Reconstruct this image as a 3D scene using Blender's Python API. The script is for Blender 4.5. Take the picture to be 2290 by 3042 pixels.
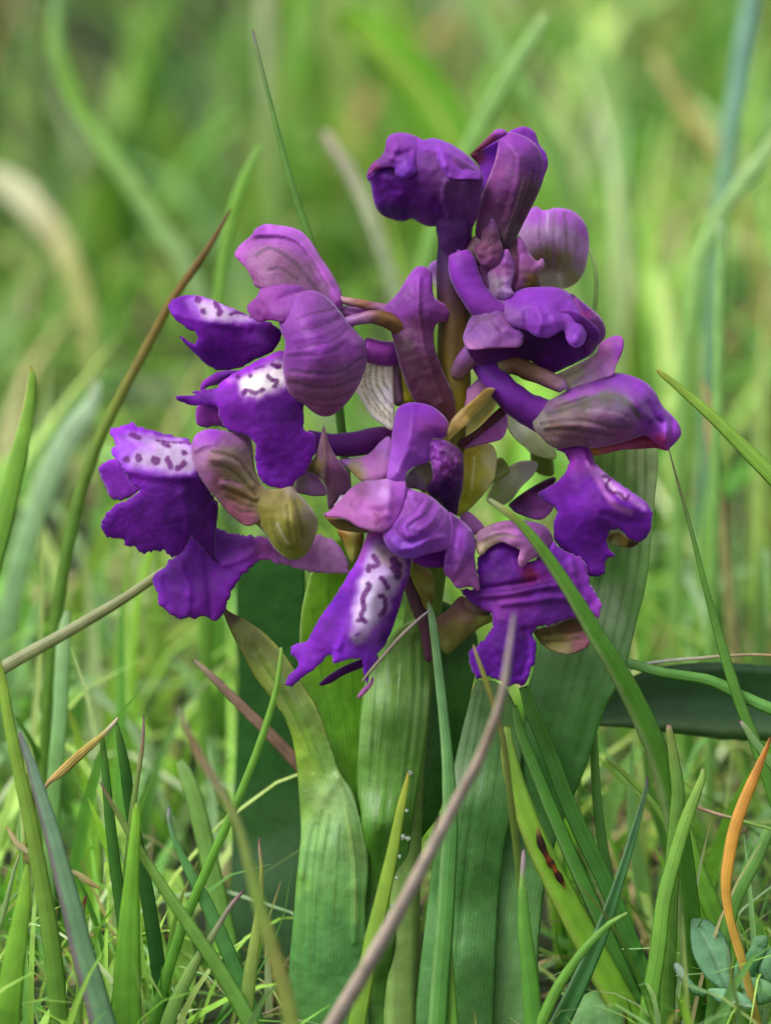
import bpy, math, random
import numpy as np
from mathutils import Vector, noise
from mathutils.geometry import delaunay_2d_cdt
random.seed(7); rng = np.random.default_rng(11)
scn = bpy.context.scene
for o in list(bpy.data.objects): bpy.data.objects.remove(o)
coll = scn.collection

# ------------------------------------------------------------------ camera
S = 0.037e-3                  # metres per photograph pixel at the orchid
D = 0.80                      # camera to orchid
PITCH = math.radians(14)
TARGET = np.array([0.0, 0.0, 0.0585])
FW = np.array([0, math.cos(PITCH), -math.sin(PITCH)])
UP = np.array([0, math.sin(PITCH), math.cos(PITCH)])
RT = np.array([1.0, 0, 0])
CAM = TARGET - FW * D
cam = bpy.data.cameras.new('camera'); camo = bpy.data.objects.new('camera', cam); coll.objects.link(camo)
camo.location = CAM; camo.rotation_euler = (math.pi/2 - PITCH, 0, 0)
cam.sensor_fit = 'HORIZONTAL'; cam.sensor_width = 24.0
cam.lens = 24.0 * D / (2290 * S)
cam.clip_start = 0.01; cam.clip_end = 2000
cam.dof.use_dof = True; cam.dof.focus_distance = D - 0.003
cam.dof.aperture_fstop = cam.lens / 14.5; cam.dof.aperture_blades = 7
scn.camera = camo

# ------------------------------------------------------------------ sky, sun, exposure
SUN_EL, SUN_AZ = math.radians(60), math.radians(245)     # azimuth clockwise from +Y
w = bpy.data.worlds.new('World'); scn.world = w; w.use_nodes = True
nt = w.node_tree; nt.nodes.clear()
sky = nt.nodes.new('ShaderNodeTexSky'); sky.sky_type = 'NISHITA'; sky.sun_disc = False
sky.sun_elevation = SUN_EL; sky.sun_rotation = SUN_AZ; sky.dust_density = 4.0; sky.air_density = 1.0
hs = nt.nodes.new('ShaderNodeHueSaturation'); hs.inputs['Saturation'].default_value = 0.12
bg = nt.nodes.new('ShaderNodeBackground'); bg.inputs[1].default_value = 0.11
wo = nt.nodes.new('ShaderNodeOutputWorld')
nt.links.new(sky.outputs[0], hs.inputs['Color']); nt.links.new(hs.outputs[0], bg.inputs[0]); nt.links.new(bg.outputs[0], wo.inputs[0])
sl = bpy.data.lights.new('sun', 'SUN'); sl.energy = 1.5; sl.angle = math.radians(24); sl.color = (1.0, 0.97, 0.92)
so = bpy.data.objects.new('sun', sl); coll.objects.link(so)
sd = Vector((math.sin(SUN_AZ)*math.cos(SUN_EL), math.cos(SUN_AZ)*math.cos(SUN_EL), math.sin(SUN_EL)))
so.rotation_euler = sd.to_track_quat('Z', 'Y').to_euler(); so.location = (0, 0, 3)
vs = scn.view_settings; vs.view_transform = 'Standard'; vs.look = 'None'; vs.gamma = 1.0; vs.use_curve_mapping = False
vs.exposure = 0.9

# ------------------------------------------------------------------ helpers
def P(x, y, d=0.0):
    """photograph pixel + depth towards the camera (in pixels) -> world point(s)"""
    x, y, d = np.asarray(x, float), np.asarray(y, float), np.asarray(d, float)
    k = (D - d*S) / D
    u = (x - 1145) * S; v = -(y - 1521) * S
    return CAM + (FW*D + u[..., None]*RT + v[..., None]*UP) * k[..., None]
def lin(h):
    c = np.array([int(h[i:i+2], 16) for i in (0, 2, 4)]) / 255.0
    return np.where(c <= 0.04045, c/12.92, ((c+0.055)/1.055)**2.4)
CR = {0: (0, 0, .7271), 1: (1000, 330, 1.85), 2: (450, 600, 2.0813), 3: (250, 1200, 2.0813), 4: (800, 1150, 2.3286), 5: (1300, 950, 2.0113),
      6: (600, 1750, 1.7122), 7: (0, 1900, 1.85), 8: (1300, 1900, 1.6818), 9: (0, 0, 1.4541), 10: (1145, 0, 1.4541), 'n': (0, 0, 1)}
def pts(c, s, n=2):
    a = np.array([float(t) for t in s.split()]).reshape(-1, n)
    ox, oy, k = CR[c]; a[:, 0] = ox + a[:, 0]/k; a[:, 1] = oy + a[:, 1]/k
    return a
def catmull(a, per=8, closed=False):
    n = len(a); out = []
    rngi = range(n if closed else n-1)
    for i in rngi:
        if closed: p0, p1, p2, p3 = a[i-1], a[i], a[(i+1) % n], a[(i+2) % n]
        else: p0, p1, p2, p3 = a[max(i-1, 0)], a[i], a[i+1], a[min(i+2, n-1)]
        for t in np.arange(per)/per:
            out.append(.5*((2*p1) + (p2-p0)*t + (2*p0-5*p1+4*p2-p3)*t*t + (3*p1-p0-3*p2+p3)*t**3))
    if not closed: out.append(a[-1])
    return np.array(out)
def resample(a, step, closed=True):
    b = np.vstack([a, a[:1]]) if closed else a
    L = np.r_[0, np.cumsum(np.linalg.norm(np.diff(b[:, :2], axis=0), axis=1))]
    n = max(4, int(round(L[-1]/step)))
    t = np.linspace(0, L[-1], n, endpoint=not closed)
    return np.stack([np.interp(t, L, b[:, k]) for k in range(b.shape[1])], 1)
def seg_dist(p, a, closed=False):
    b = np.vstack([a, a[:1]]) if closed else a
    best = np.full(len(p), 1e9)
    for i in range(len(b)-1):
        d = b[i+1]-b[i]; L = d@d + 1e-9
        t = np.clip(((p-b[i])@d)/L, 0, 1)
        q = p - (b[i] + t[:, None]*d)
        best = np.minimum(best, np.hypot(q[:, 0], q[:, 1]))
    return best
def inside(p, a):
    r = np.zeros(len(p), bool); n = len(a)
    for i in range(n):
        x1, y1 = a[i]; x2, y2 = a[(i+1) % n]
        c = ((y1 > p[:, 1]) != (y2 > p[:, 1]))
        xi = (x2-x1)*(p[:, 1]-y1)/((y2-y1) if y2 != y1 else 1e-9) + x1
        r ^= c & (p[:, 0] < xi)
    return r
def tps(c, q):
    """thin-plate surface through control points c (x, y, d) evaluated at q"""
    if len(c) == 1: return np.full(len(q), c[0, 2])
    k = 300.0; X = c[:, :2]/k; Q = q/k
    phi = lambda r: np.where(r > 1e-9, r*r*np.log(r+1e-12), 0)
    n = len(c)
    if n < 3:
        wv = 1/(((Q[:, None]-X[None])**2).sum(2)+1e-4); return (wv*c[:, 2]).sum(1)/wv.sum(1)
    A = np.zeros((n+3, n+3)); A[:n, :n] = phi(np.linalg.norm(X[:, None]-X[None], axis=2)) + np.eye(n)*1e-3
    A[:n, n] = 1; A[:n, n+1:] = X; A[n, :n] = 1; A[n+1:, :n] = X.T
    s = np.linalg.solve(A, np.r_[c[:, 2], 0, 0, 0])
    return phi(np.linalg.norm(Q[:, None]-X[None], axis=2))@s[:n] + s[n] + Q@s[n+1:]
def sm(e0, e1, x):
    t = np.clip((x-e0)/(e1-e0), 0, 1); return t*t*(3-2*t)
def make(name, V, F, col, mat, parent=None, origin=None, U=None):
    if origin is None: origin = ORG.get(parent.name, np.zeros(3)) if parent is not None else V[V[:, 2].argmin()].copy()
    me = bpy.data.meshes.new(name)
    F = np.asarray(F); me.vertices.add(len(V)); me.vertices.foreach_set('co', (V-origin).ravel())
    k = F.shape[1]; me.loops.add(F.size); me.loops.foreach_set('vertex_index', F.ravel().astype(np.int32))
    me.polygons.add(len(F)); me.polygons.foreach_set('loop_start', np.arange(0, F.size, k, dtype=np.int32))
    me.polygons.foreach_set('use_smooth', np.ones(len(F), bool))
    me.update(calc_edges=True); me.validate()
    if col is not None:
        at = me.color_attributes.new('Col', 'FLOAT_COLOR', 'POINT')
        at.data.foreach_set('color', np.c_[col, np.ones(len(col))].astype(np.float32).ravel())
    if U is not None:
        ua = me.attributes.new('U', 'FLOAT', 'POINT'); ua.data.foreach_set('value', np.asarray(U, np.float32))
    me.materials.append(mat)
    o = bpy.data.objects.new(name, me); coll.objects.link(o)
    if parent is not None: o.parent = parent; ORG[o.name] = origin
    else: o.location = origin; ORG[o.name] = origin
    return o
ORG = {}
def tag(o, label=None, cat=None, group=None, kind=None):
    for k, v in (('label', label), ('category', cat), ('group', group), ('kind', kind)):
        if v: o[k] = v
    return o

# ------------------------------------------------------------------ materials
def mat_tissue(name, rough=.5, spec=.35, trans=.25, bump=.25, bscale=2600, mottle=.18, tint=(1, 1, 1), stripe=0.0, period=10.0, gain=None, sss=0):
    m = bpy.data.materials.new(name); m.use_nodes = True; t = m.node_tree; t.nodes.clear(); N = t.nodes.new; L = t.links.new
    at = N('ShaderNodeAttribute'); at.attribute_name = 'Col'
    tc = N('ShaderNodeTexCoord')
    n1 = N('ShaderNodeTexNoise'); n1.inputs['Scale'].default_value = 420; n1.inputs['Detail'].default_value = 5
    L(tc.outputs['Object'], n1.inputs['Vector'])
    mr = N('ShaderNodeMapRange'); mr.inputs[1].default_value = .3; mr.inputs[2].default_value = .7
    mr.inputs[3].default_value = 1-mottle; mr.inputs[4].default_value = 1+mottle
    L(n1.outputs['Fac'], mr.inputs[0])
    mx = N('ShaderNodeVectorMath'); mx.operation = 'SCALE'; L(at.outputs['Color'], mx.inputs[0]); L(mr.outputs[0], mx.inputs['Scale'])
    if gain:
        gm = N('ShaderNodeVectorMath'); gm.operation = 'MULTIPLY'; gm.inputs[1].default_value = gain; L(at.outputs['Color'], gm.inputs[0]); L(gm.outputs[0], mx.inputs[0])
    ht = None
    if stripe:
        ua = N('ShaderNodeAttribute'); ua.attribute_name = 'U'
        nj = N('ShaderNodeMath'); nj.operation = 'MULTIPLY_ADD'; nj.inputs[1].default_value = 2.2; L(n1.outputs['Fac'], nj.inputs[0])
        mu = N('ShaderNodeMath'); mu.operation = 'MULTIPLY'; mu.inputs[1].default_value = 2*math.pi/period; L(ua.outputs['Fac'], mu.inputs[0]); L(mu.outputs[0], nj.inputs[2])
        sn = N('ShaderNodeMath'); sn.operation = 'SINE'; L(nj.outputs[0], sn.inputs[0])
        sc = N('ShaderNodeMath'); sc.operation = 'MULTIPLY_ADD'; sc.inputs[1].default_value = stripe; L(sn.outputs[0], sc.inputs[0]); L(mr.outputs[0], sc.inputs[2])
        L(sc.outputs[0], mx.inputs['Scale']); ht = sn
    n2 = N('ShaderNodeTexNoise'); n2.inputs['Scale'].default_value = bscale; n2.inputs['Detail'].default_value = 3
    L(tc.outputs['Object'], n2.inputs['Vector'])
    bp = N('ShaderNodeBump'); bp.inputs['Strength'].default_value = bump; bp.inputs['Distance'].default_value = .00012
    if ht:
        ad = N('ShaderNodeMath'); ad.operation = 'MULTIPLY_ADD'; ad.inputs[1].default_value = .12; L(ht.outputs[0], ad.inputs[0]); L(n2.outputs['Fac'], ad.inputs[2]); L(ad.outputs[0], bp.inputs['Height'])
    else: L(n2.outputs['Fac'], bp.inputs['Height'])
    pr = N('ShaderNodeBsdfPrincipled'); L(mx.outputs[0], pr.inputs['Base Color'])
    rr = N('ShaderNodeMapRange'); rr.inputs[3].default_value = rough-.1; rr.inputs[4].default_value = rough+.12
    L(n1.outputs['Fac'], rr.inputs[0]); L(rr.outputs[0], pr.inputs['Roughness'])
    pr.inputs['Specular IOR Level'].default_value = spec; L(bp.outputs[0], pr.inputs['Normal'])
    if sss:
        pr.inputs['Subsurface Weight'].default_value = sss; pr.inputs['Subsurface Radius'].default_value = (1, .5, 1); pr.inputs['Subsurface Scale'].default_value = .0005
        pr.inputs['Sheen Weight'].default_value = .22; pr.inputs['Sheen Roughness'].default_value = .4; pr.inputs['Sheen Tint'].default_value = (.85, .75, 1, 1)
    tr = N('ShaderNodeBsdfTranslucent'); ti = N('ShaderNodeVectorMath'); ti.operation = 'MULTIPLY'; ti.inputs[1].default_value = tint
    L(mx.outputs[0], ti.inputs[0]); L(ti.outputs[0], tr.inputs['Color'])
    ms = N('ShaderNodeMixShader'); ms.inputs[0].default_value = trans; L(pr.outputs[0], ms.inputs[1]); L(tr.outputs[0], ms.inputs[2])
    out = N('ShaderNodeOutputMaterial'); L(ms.outputs[0], out.inputs['Surface'])
    return m
M_LIP = mat_tissue('velvet_lip', .6, .2, .28, .5, 2600, .22, (1.2, 1, 1), sss=.35)
M_HOOD = mat_tissue('petal_tissue', .5, .25, .36, .3, 2200, .15, (1.2, 1, 1), sss=.4)
M_STEM = mat_tissue('fleshy_stem', .48, .3, .12, .3, 1800, .18)
M_LEAF = mat_tissue('orchid_leaf', .42, .5, .28, .3, 2400, .16, (1.1, 1.15, .7), .045, 11, gain=(1.28, 1.22, 1.08))
M_BLADE = mat_tissue('grass_blade', .48, .35, .36, .35, 1500, .14, (1.12, 1.15, .75), .08, 9)
M_DRY = mat_tissue('dry_stalk', .75, .15, .10, .6, 1600, .25, (1, 1, 1), .10, 9)
M_FIELD = mat_tissue('meadow_grass', .5, .35, .38, 0.0, 800, .12, (1.12, 1.15, .75))
M_HERB = mat_tissue('downy_leaf', .65, .2, .2, .7, 3000, .14, (1.1, 1.1, .8))
def mat_dew():
    m = bpy.data.materials.new('dew_water'); m.use_nodes = True; b = m.node_tree.nodes['Principled BSDF']
    b.inputs['Base Color'].default_value = (.95, 1, .95, 1); b.inputs['Roughness'].default_value = .05; b.inputs['IOR'].default_value = 1.33; b.inputs['Transmission Weight'].default_value = .85
    return m
M_DEW = mat_dew()
# ------------------------------------------------------------------ builders
SPT = '4c0a6c'
def nz(p, k, z): return np.array([noise.noise(Vector((q[0]/k, q[1]/k, z))) for q in p])
def paint(p, base, cols, strokes, leaf=False):
    c = np.tile(lin(base), (len(p), 1))
    if cols:
        q = np.vstack([x[0] for x in cols]); k = np.array([lin(x[1]) for x in cols])
        wv = 1/(((p[:, None]-q[None])**2).sum(2)+30)**1.6
        c = (wv[:, :, None]*k[None]).sum(1)/wv.sum(1)[:, None]
    for a, wd, hx, soft in strokes:
        if wd is None:                       # filled region with soft edge
            dd = seg_dist(p, a, True); ins = inside(p, a); dd = np.where(ins, dd, -dd) + 9*nz(p, 26, 2) + 3*nz(p, 8, 5)
            f = sm(-soft, soft, dd)
        else:
            dd = seg_dist(p, a)
            if leaf: f = (1 - sm(0, wd*1.1+soft, dd+2*nz(p, 60, 4)))*.75*(.85+.5*nz(p, 80, 6))
            elif hx == SPT: f = (1 - sm(max(wd*.95-4, 0), wd*.95+3.2, dd+3.2*nz(p, 9, 1)))*(.9+.1*nz(p, 12, 3))
            else: f = (1 - sm(0, wd*.6+soft*.6, dd+1.5*nz(p, 10, 4)))*.85
        c = c*(1-f[:, None]) + lin(hx)*f[:, None]
    return c
def st(c, s, wd, hx, soft=3): return (catmull(pts(c, s), 4), wd, hx, soft)
def sp(c, s, wd, hx, soft=2.5):            # a run of spots
    return [(np.array([q, q+[1, 1]]), wd, hx, soft) for q in pts(c, s)]
def rg(c, s, soft, hx): return (catmull(pts(c, s), 4, True), None, hx, soft)
def ck(c, s):                               # colour key: x y hex ...
    t = s.split(); return [(pts(c, t[i]+' '+t[i+1])[0], t[i+2]) for i in range(0, len(t), 3)]
def patch(name, parent, c, outline, ctrl, base, infl=(20, 20), R=60, th=5, h=6, cols=(), strokes=(), ridges=(), wob=(3, 60), ragged=0, smooth=True, mat=None, seed=0, fine=.7, spine=None, bright=1.0):
    if name in ('sepal', 'petal') and mat is None: infl = (infl[0]*.55, infl[1]*.55)
    wob = (wob[0]*.8, wob[1])
    a = pts(c, outline)
    if smooth: a = catmull(a, 5, True)
    a = resample(a, h)
    if ragged:
        ragged = ragged*1.7
        nrm = np.roll(a, -1, 0)-np.roll(a, 1, 0); nrm = np.stack([nrm[:, 1], -nrm[:, 0]], 1); nrm /= np.linalg.norm(nrm, axis=1)[:, None]+1e-9
        a = a + nrm*np.array([ragged*(noise.noise(Vector((q[0]/13, q[1]/13, seed)))+.6*noise.noise(Vector((q[0]/5, q[1]/5, seed+3)))) for q in a])[:, None]
    lo, hi = a.min(0), a.max(0)
    gx, gy = np.meshgrid(np.arange(lo[0], hi[0], h), np.arange(lo[1], hi[1], h*.87))
    gx = gx + (np.arange(gx.shape[0]) % 2)[:, None]*h/2
    g = np.stack([gx.ravel(), gy.ravel()], 1)
    g = g[inside(g, a)]; g = g[seg_dist(g, a, True) > .6*h]
    allp = np.vstack([a, g]); n = len(a)
    r = delaunay_2d_cdt([Vector(q) for q in allp], [], [list(range(n))], 1, 1e-4)
    p = np.array([tuple(v) for v in r[0]]); F = np.array([f for f in r[2] if len(f) == 3])
    e = np.stack([p[F[:, 1]]-p[F[:, 0]], p[F[:, 2]]-p[F[:, 0]]], 1)
    flip = e[:, 0, 0]*e[:, 1, 1]-e[:, 0, 1]*e[:, 1, 0] > 0
    F[flip] = F[flip][:, ::-1]
    dist = seg_dist(p, a, True)
    bd = dist < .02
    b = tps(np.asarray(pts(c, ctrl, 3)), p)
    t = np.clip(dist/R, 0, 1); prof = .95*(1-(1-t)**2)+.05*np.sqrt(1-(1-t)**2)
    wb = np.array([noise.noise(Vector((q[0]/wob[1], q[1]/wob[1], seed*7.3))) + .5*noise.noise(Vector((q[0]/wob[1]*2.3, q[1]/wob[1]*2.3, seed*3.1+9))) for q in p])*wob[0] + fine*np.array([noise.noise(Vector((q[0]/14, q[1]/14, seed*1.7+4))) + .6*noise.noise(Vector((q[0]/7, q[1]/7, seed+8))) for q in p])*np.clip(dist/14, .25, 1)
    for aa, wd, ht in ridges:
        wb = wb + ht*np.exp(-(seg_dist(p, aa)/wd)**2)
    vein = None
    if mat is None and len(strokes):        # fine veins running alongside the main ones
        vd = np.full(len(p), 1e9)
        for aa_, wd_, hx_, sf_ in strokes:
            if wd_ is not None and wd_ <= 8: vd = np.minimum(vd, seg_dist(p, aa_))
        wb = wb - 2.2*np.exp(-(vd/4.5)**2)
        vd = vd+2.5*nz(p, 18, seed); k_ = np.abs((vd % 11)-5.5)
        vein = np.exp(-(k_/1.6)**2)*sm(70, 12, vd)*(vd > 5); wb = wb - 1.3*vein
    tt = th*np.clip(dist/(2*th), 0, 1)**.5
    fr = b + infl[0]*prof + wb + tt*.5; bk = b - infl[1]*prof + wb*(1 if infl[1] < 12 else .3) - tt*.5
    bk = np.minimum(bk, fr)
    nb = np.where(~bd)[0]; idx = np.arange(len(p)); idx2 = idx.copy(); idx2[nb] = len(p)+np.arange(len(nb))
    V = np.vstack([P(p[:, 0], p[:, 1], fr), P(p[nb, 0], p[nb, 1], bk[nb])])
    F2 = np.vstack([F, idx2[F[:, ::-1]]])
    col = paint(p, base, cols, strokes, mat is M_LEAF)
    if mat is None or mat is M_LIP:          # richer pigment where the tissue is coloured, white stays white
        sat = ((col.max(1)-col.min(1))/(col.max(1)+1e-6))[:, None]; sat = np.clip(sat*1.15, 0, 1)**1.5 * sm(0, .06, col[:, 2]-col[:, 1])[:, None]
        gn = np.array((1.40, .8, .98)) if mat is M_LIP else np.array((1.24, .88, .98))
        col = col*(1+(gn-1)*sat)
    if vein is not None: col = col*(1-.20*vein)[:, None]
    mz = np.array([noise.noise(Vector((q[0]/23, q[1]/23, 5+seed))) for q in p])
    col = col*bright*(1+(.22 if mat is M_LIP else .12)*mz)[:, None]
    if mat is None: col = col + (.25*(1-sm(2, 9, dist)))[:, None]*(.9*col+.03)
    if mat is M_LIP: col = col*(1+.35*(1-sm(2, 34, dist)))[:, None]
    col = np.clip(col, 0, 1)
    U = None
    if spine is not None:
        sp_ = catmull(pts(c, spine), 6); dd = seg_dist(p, sp_)
        yy = np.interp(p[:, 1], sp_[:, 1], sp_[:, 0]) if sp_[-1, 1] > sp_[0, 1] else p[:, 0]
        U = dd*np.sign(p[:, 0]-yy); U = np.r_[U, U[nb]]
    return make(name, V, F2, np.vstack([col, col[nb]]), mat or M_HOOD, parent, U=U)
def rd(c, s, wd, ht): return (catmull(pts(c, s), 4), wd, ht)
def frames(Wp):
    T = np.gradient(Wp, axis=0); T /= np.linalg.norm(T, axis=1)[:, None]+1e-12
    view = CAM-Wp; view /= np.linalg.norm(view, axis=1)[:, None]
    Sd = np.cross(T, view); ln = np.linalg.norm(Sd, axis=1)[:, None]; Sd = Sd/np.maximum(ln, 1e-6)
    for i in range(1, len(Sd)):
        if Sd[i]@Sd[i-1] < 0: Sd[i] = -Sd[i]
    Nn = np.cross(Sd, T); 
    sg = np.sign((Nn*view).sum(1))[:, None]; return T, Sd, Nn*np.where(sg == 0, 1, sg)
def grad(keys, t):
    k = np.array([x[0] for x in keys]); c = np.array([lin(x[1]) for x in keys])
    return np.stack([np.interp(t, k, c[:, j]) for j in range(3)], 1)
def ckeys(s):
    t = s.split(); return [(float(t[i]), t[i+1]) for i in range(0, len(t), 2)]
def path3(c, s, per=7):
    a = catmull(pts(c, s, 4), per); k = (D-a[:, 2]*S)/D
    return P(a[:, 0], a[:, 1], a[:, 2]), a[:, 3]*S*k
def tube(name, parent, c, path, keys, mat=None, flat=1.0, ns=14, wob=.04, ground=False, seed=0, per=7):
    """path: x y depth radius(px)"""
    Wp, r = path3(c, path, per)
    t = np.linspace(0, 1, len(Wp))
    if ground: Wp, r, t = to_ground(Wp, r, t)
    n = len(Wp); T, Sd, Nn = frames(Wp)
    cap = np.ones(n); cap[0] = .35; cap[-1] = .35
    th = np.arange(ns)/ns*2*math.pi; V = []; C = []
    base = grad(ckeys(keys), t)
    if mat is M_HOOD: base = base*np.array((1.2, .85, .82))
    for i in range(n):
        for q in th:
            wb = 1+wob*noise.noise(Vector((i*.35, math.cos(q)*1.4, math.sin(q)*1.4+seed)))*2+wob*.6*math.cos(q*5)
            V.append(Wp[i]+(Sd[i]*math.cos(q)+Nn[i]*math.sin(q)*flat)*r[i]*cap[i]*wb)
            C.append(base[i]*(1+.14*math.cos(q*6+seed)+.10*math.cos(q*11+i*.2+seed)))
    F = []
    for i in range(n-1):
        for j in range(ns):
            k = (j+1) % ns; F.append((i*ns+j, i*ns+k, (i+1)*ns+k, (i+1)*ns+j))
    V += [Wp[0]-T[0]*r[0]*.35, Wp[-1]+T[-1]*r[-1]*.35]; C += [base[0], base[-1]]
    F3 = []
    for j in range(ns):
        k = (j+1) % ns; F3 += [(len(V)-2, k, j, j), (len(V)-1, (n-1)*ns+j, (n-1)*ns+k, (n-1)*ns+k)]
    tri = []
    for f in F: tri += [(f[0], f[1], f[2]), (f[0], f[2], f[3])]
    tri += [f[:3] for f in F3]
    return make(name, np.array(V), np.array(tri), np.clip(np.array(C), 0, 1), mat or M_STEM, parent)
def to_ground(Wp, w, t):
    if Wp[-1][2] <= 0: return Wp, w, t
    d = Wp[-1]-Wp[-3]; d /= np.linalg.norm(d); p = Wp[-1].copy(); X, W_, T_ = [], [], []
    st_ = .003
    for i in range(80):
        d = d*.86+np.array([0, 0, -1])*.14; d /= np.linalg.norm(d); p = p+d*st_
        X.append(p.copy()); W_.append(w[-1]); T_.append(1.0)
        if p[2] < -.001: break
    return np.vstack([Wp, X]), np.r_[w, W_], np.r_[t, T_]
def blade_mesh(Wp, w, t, keys, fold, roll, edge=None, thick=4, seed=0):
    n = len(Wp); T, Sd, Nn = frames(Wp)
    us = np.array([-1, -.72, -.4, -.12, .12, .4, .72, 1]); m = len(us)
    base = grad(ckeys(keys), t); V = []; C = []; UU = []
    rl = np.radians(np.interp(np.linspace(0, 1, n), np.linspace(0, 1, len(roll)), roll))
    for i in range(n):
        s_ = Sd[i]*math.cos(rl[i])+Nn[i]*math.sin(rl[i]); n_ = Nn[i]*math.cos(rl[i])-Sd[i]*math.sin(rl[i])
        hw = w[i]/2; th = min(thick*S, hw*.5)
        kk = 1+.05*noise.noise(Vector((i*.4, seed, 1)))
        for side in (1, -1):
            for j, u in enumerate(us):
                if side == -1 and j in (0, m-1): continue
                dep = fold*.55*(1-abs(u)**1.15)*hw + (side*th*.5 if abs(u) < .99 else 0)
                V.append(Wp[i]+s_*u*hw*kk+n_*(dep-fold*hw*.27)); UU.append(u*hw/S)
                c_ = base[i]*(1+.07*math.cos(u*9+seed)-.04*(abs(u) < .2))
                if edge and j in (m-1, m-2): c_ = c_*(1-edge[1])+lin(edge[0])*edge[1]
                C.append(c_)
    k = 2*m-2; ring = list(range(m))+list(range(k-1, m-1, -1)); F = []
    for i in range(n-1):
        for j in range(k):
            a0, a1 = ring[j], ring[(j+1) % k]
            F += [(i*k+a0, i*k+a1, (i+1)*k+a1), (i*k+a0, (i+1)*k+a1, (i+1)*k+a0)]
    for i, o in ((0, 0), (n-1, (n-1)*k)):
        for j in range(1, k-1): F.append((o+ring[0], o+ring[j], o+ring[j+1]))
    return np.array(V), np.array(F), np.clip(np.array(C), 0, 1), np.array(UU)
bl_count = [0]
def blade(name, label, c, path, keys, group=None, fold=.45, roll=(0,), edge=None, ground=True, mat=None, cat='grass blade', parent=None, thick=4, per=6):
    """path: x y depth width(px), from tip to base"""
    bl_count[0] += 1
    Wp, wd = path3(c, path, per); t = np.linspace(0, 1, len(Wp))
    if ground: Wp, wd, t = to_ground(Wp, wd, t)
    V, F, C, UU = blade_mesh(Wp, wd, t, keys, fold, roll, edge, thick, bl_count[0])
    o = make(name, V, F, C, mat or M_BLADE, parent, None if parent else Wp[-1], UU)
    if parent is None: tag(o, label, cat, group)
    return o

# ------------------------------------------------------------------ ground
def ground():
    m = bpy.data.materials.new('meadow_soil'); m.use_nodes = True; t = m.node_tree; b = t.nodes['Principled BSDF']
    tc = t.nodes.new('ShaderNodeTexCoord'); n = t.nodes.new('ShaderNodeTexNoise'); n.inputs['Scale'].default_value = 45; n.inputs['Detail'].default_value = 9
    r = t.nodes.new('ShaderNodeValToRGB'); e = r.color_ramp.elements; e[0].position = .35; e[0].color = (.012, .016, .006, 1); e[1].position = .7; e[1].color = (.035, .06, .014, 1)
    t.links.new(tc.outputs['Object'], n.inputs['Vector']); t.links.new(n.outputs[0], r.inputs[0]); t.links.new(r.outputs[0], b.inputs['Base Color']); b.inputs['Roughness'].default_value = .95
    bp = t.nodes.new('ShaderNodeBump'); bp.inputs['Distance'].default_value = .004; t.links.new(n.outputs[0], bp.inputs['Height']); t.links.new(bp.outputs[0], b.inputs['Normal'])
    V = []; F = []; rr = [0, .05, .1, .2, .4, .8, 1.5, 3, 6, 12, 30, 80, 200, 500]; ns = 48
    for r_ in rr:
        for j in range(ns):
            x, y = r_*math.cos(j/ns*2*math.pi), r_*math.sin(j/ns*2*math.pi)
            V.append((x, y, .003*noise.noise(Vector((x*18, y*18, 0))) if r_ < 3 else .3*noise.noise(Vector((x*.05, y*.05, 3)))*(min(r_, 80)/80)))
    for i in range(len(rr)-1):
        for j in range(ns):
            k = (j+1) % ns; F.append((i*ns+j, (i+1)*ns+j, (i+1)*ns+k)); 
            if i: F.append((i*ns+j, (i+1)*ns+k, i*ns+k))
    tag(make('ground', np.array(V), np.array(F), None, m, origin=np.zeros(3)), kind='structure')
ground()

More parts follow.
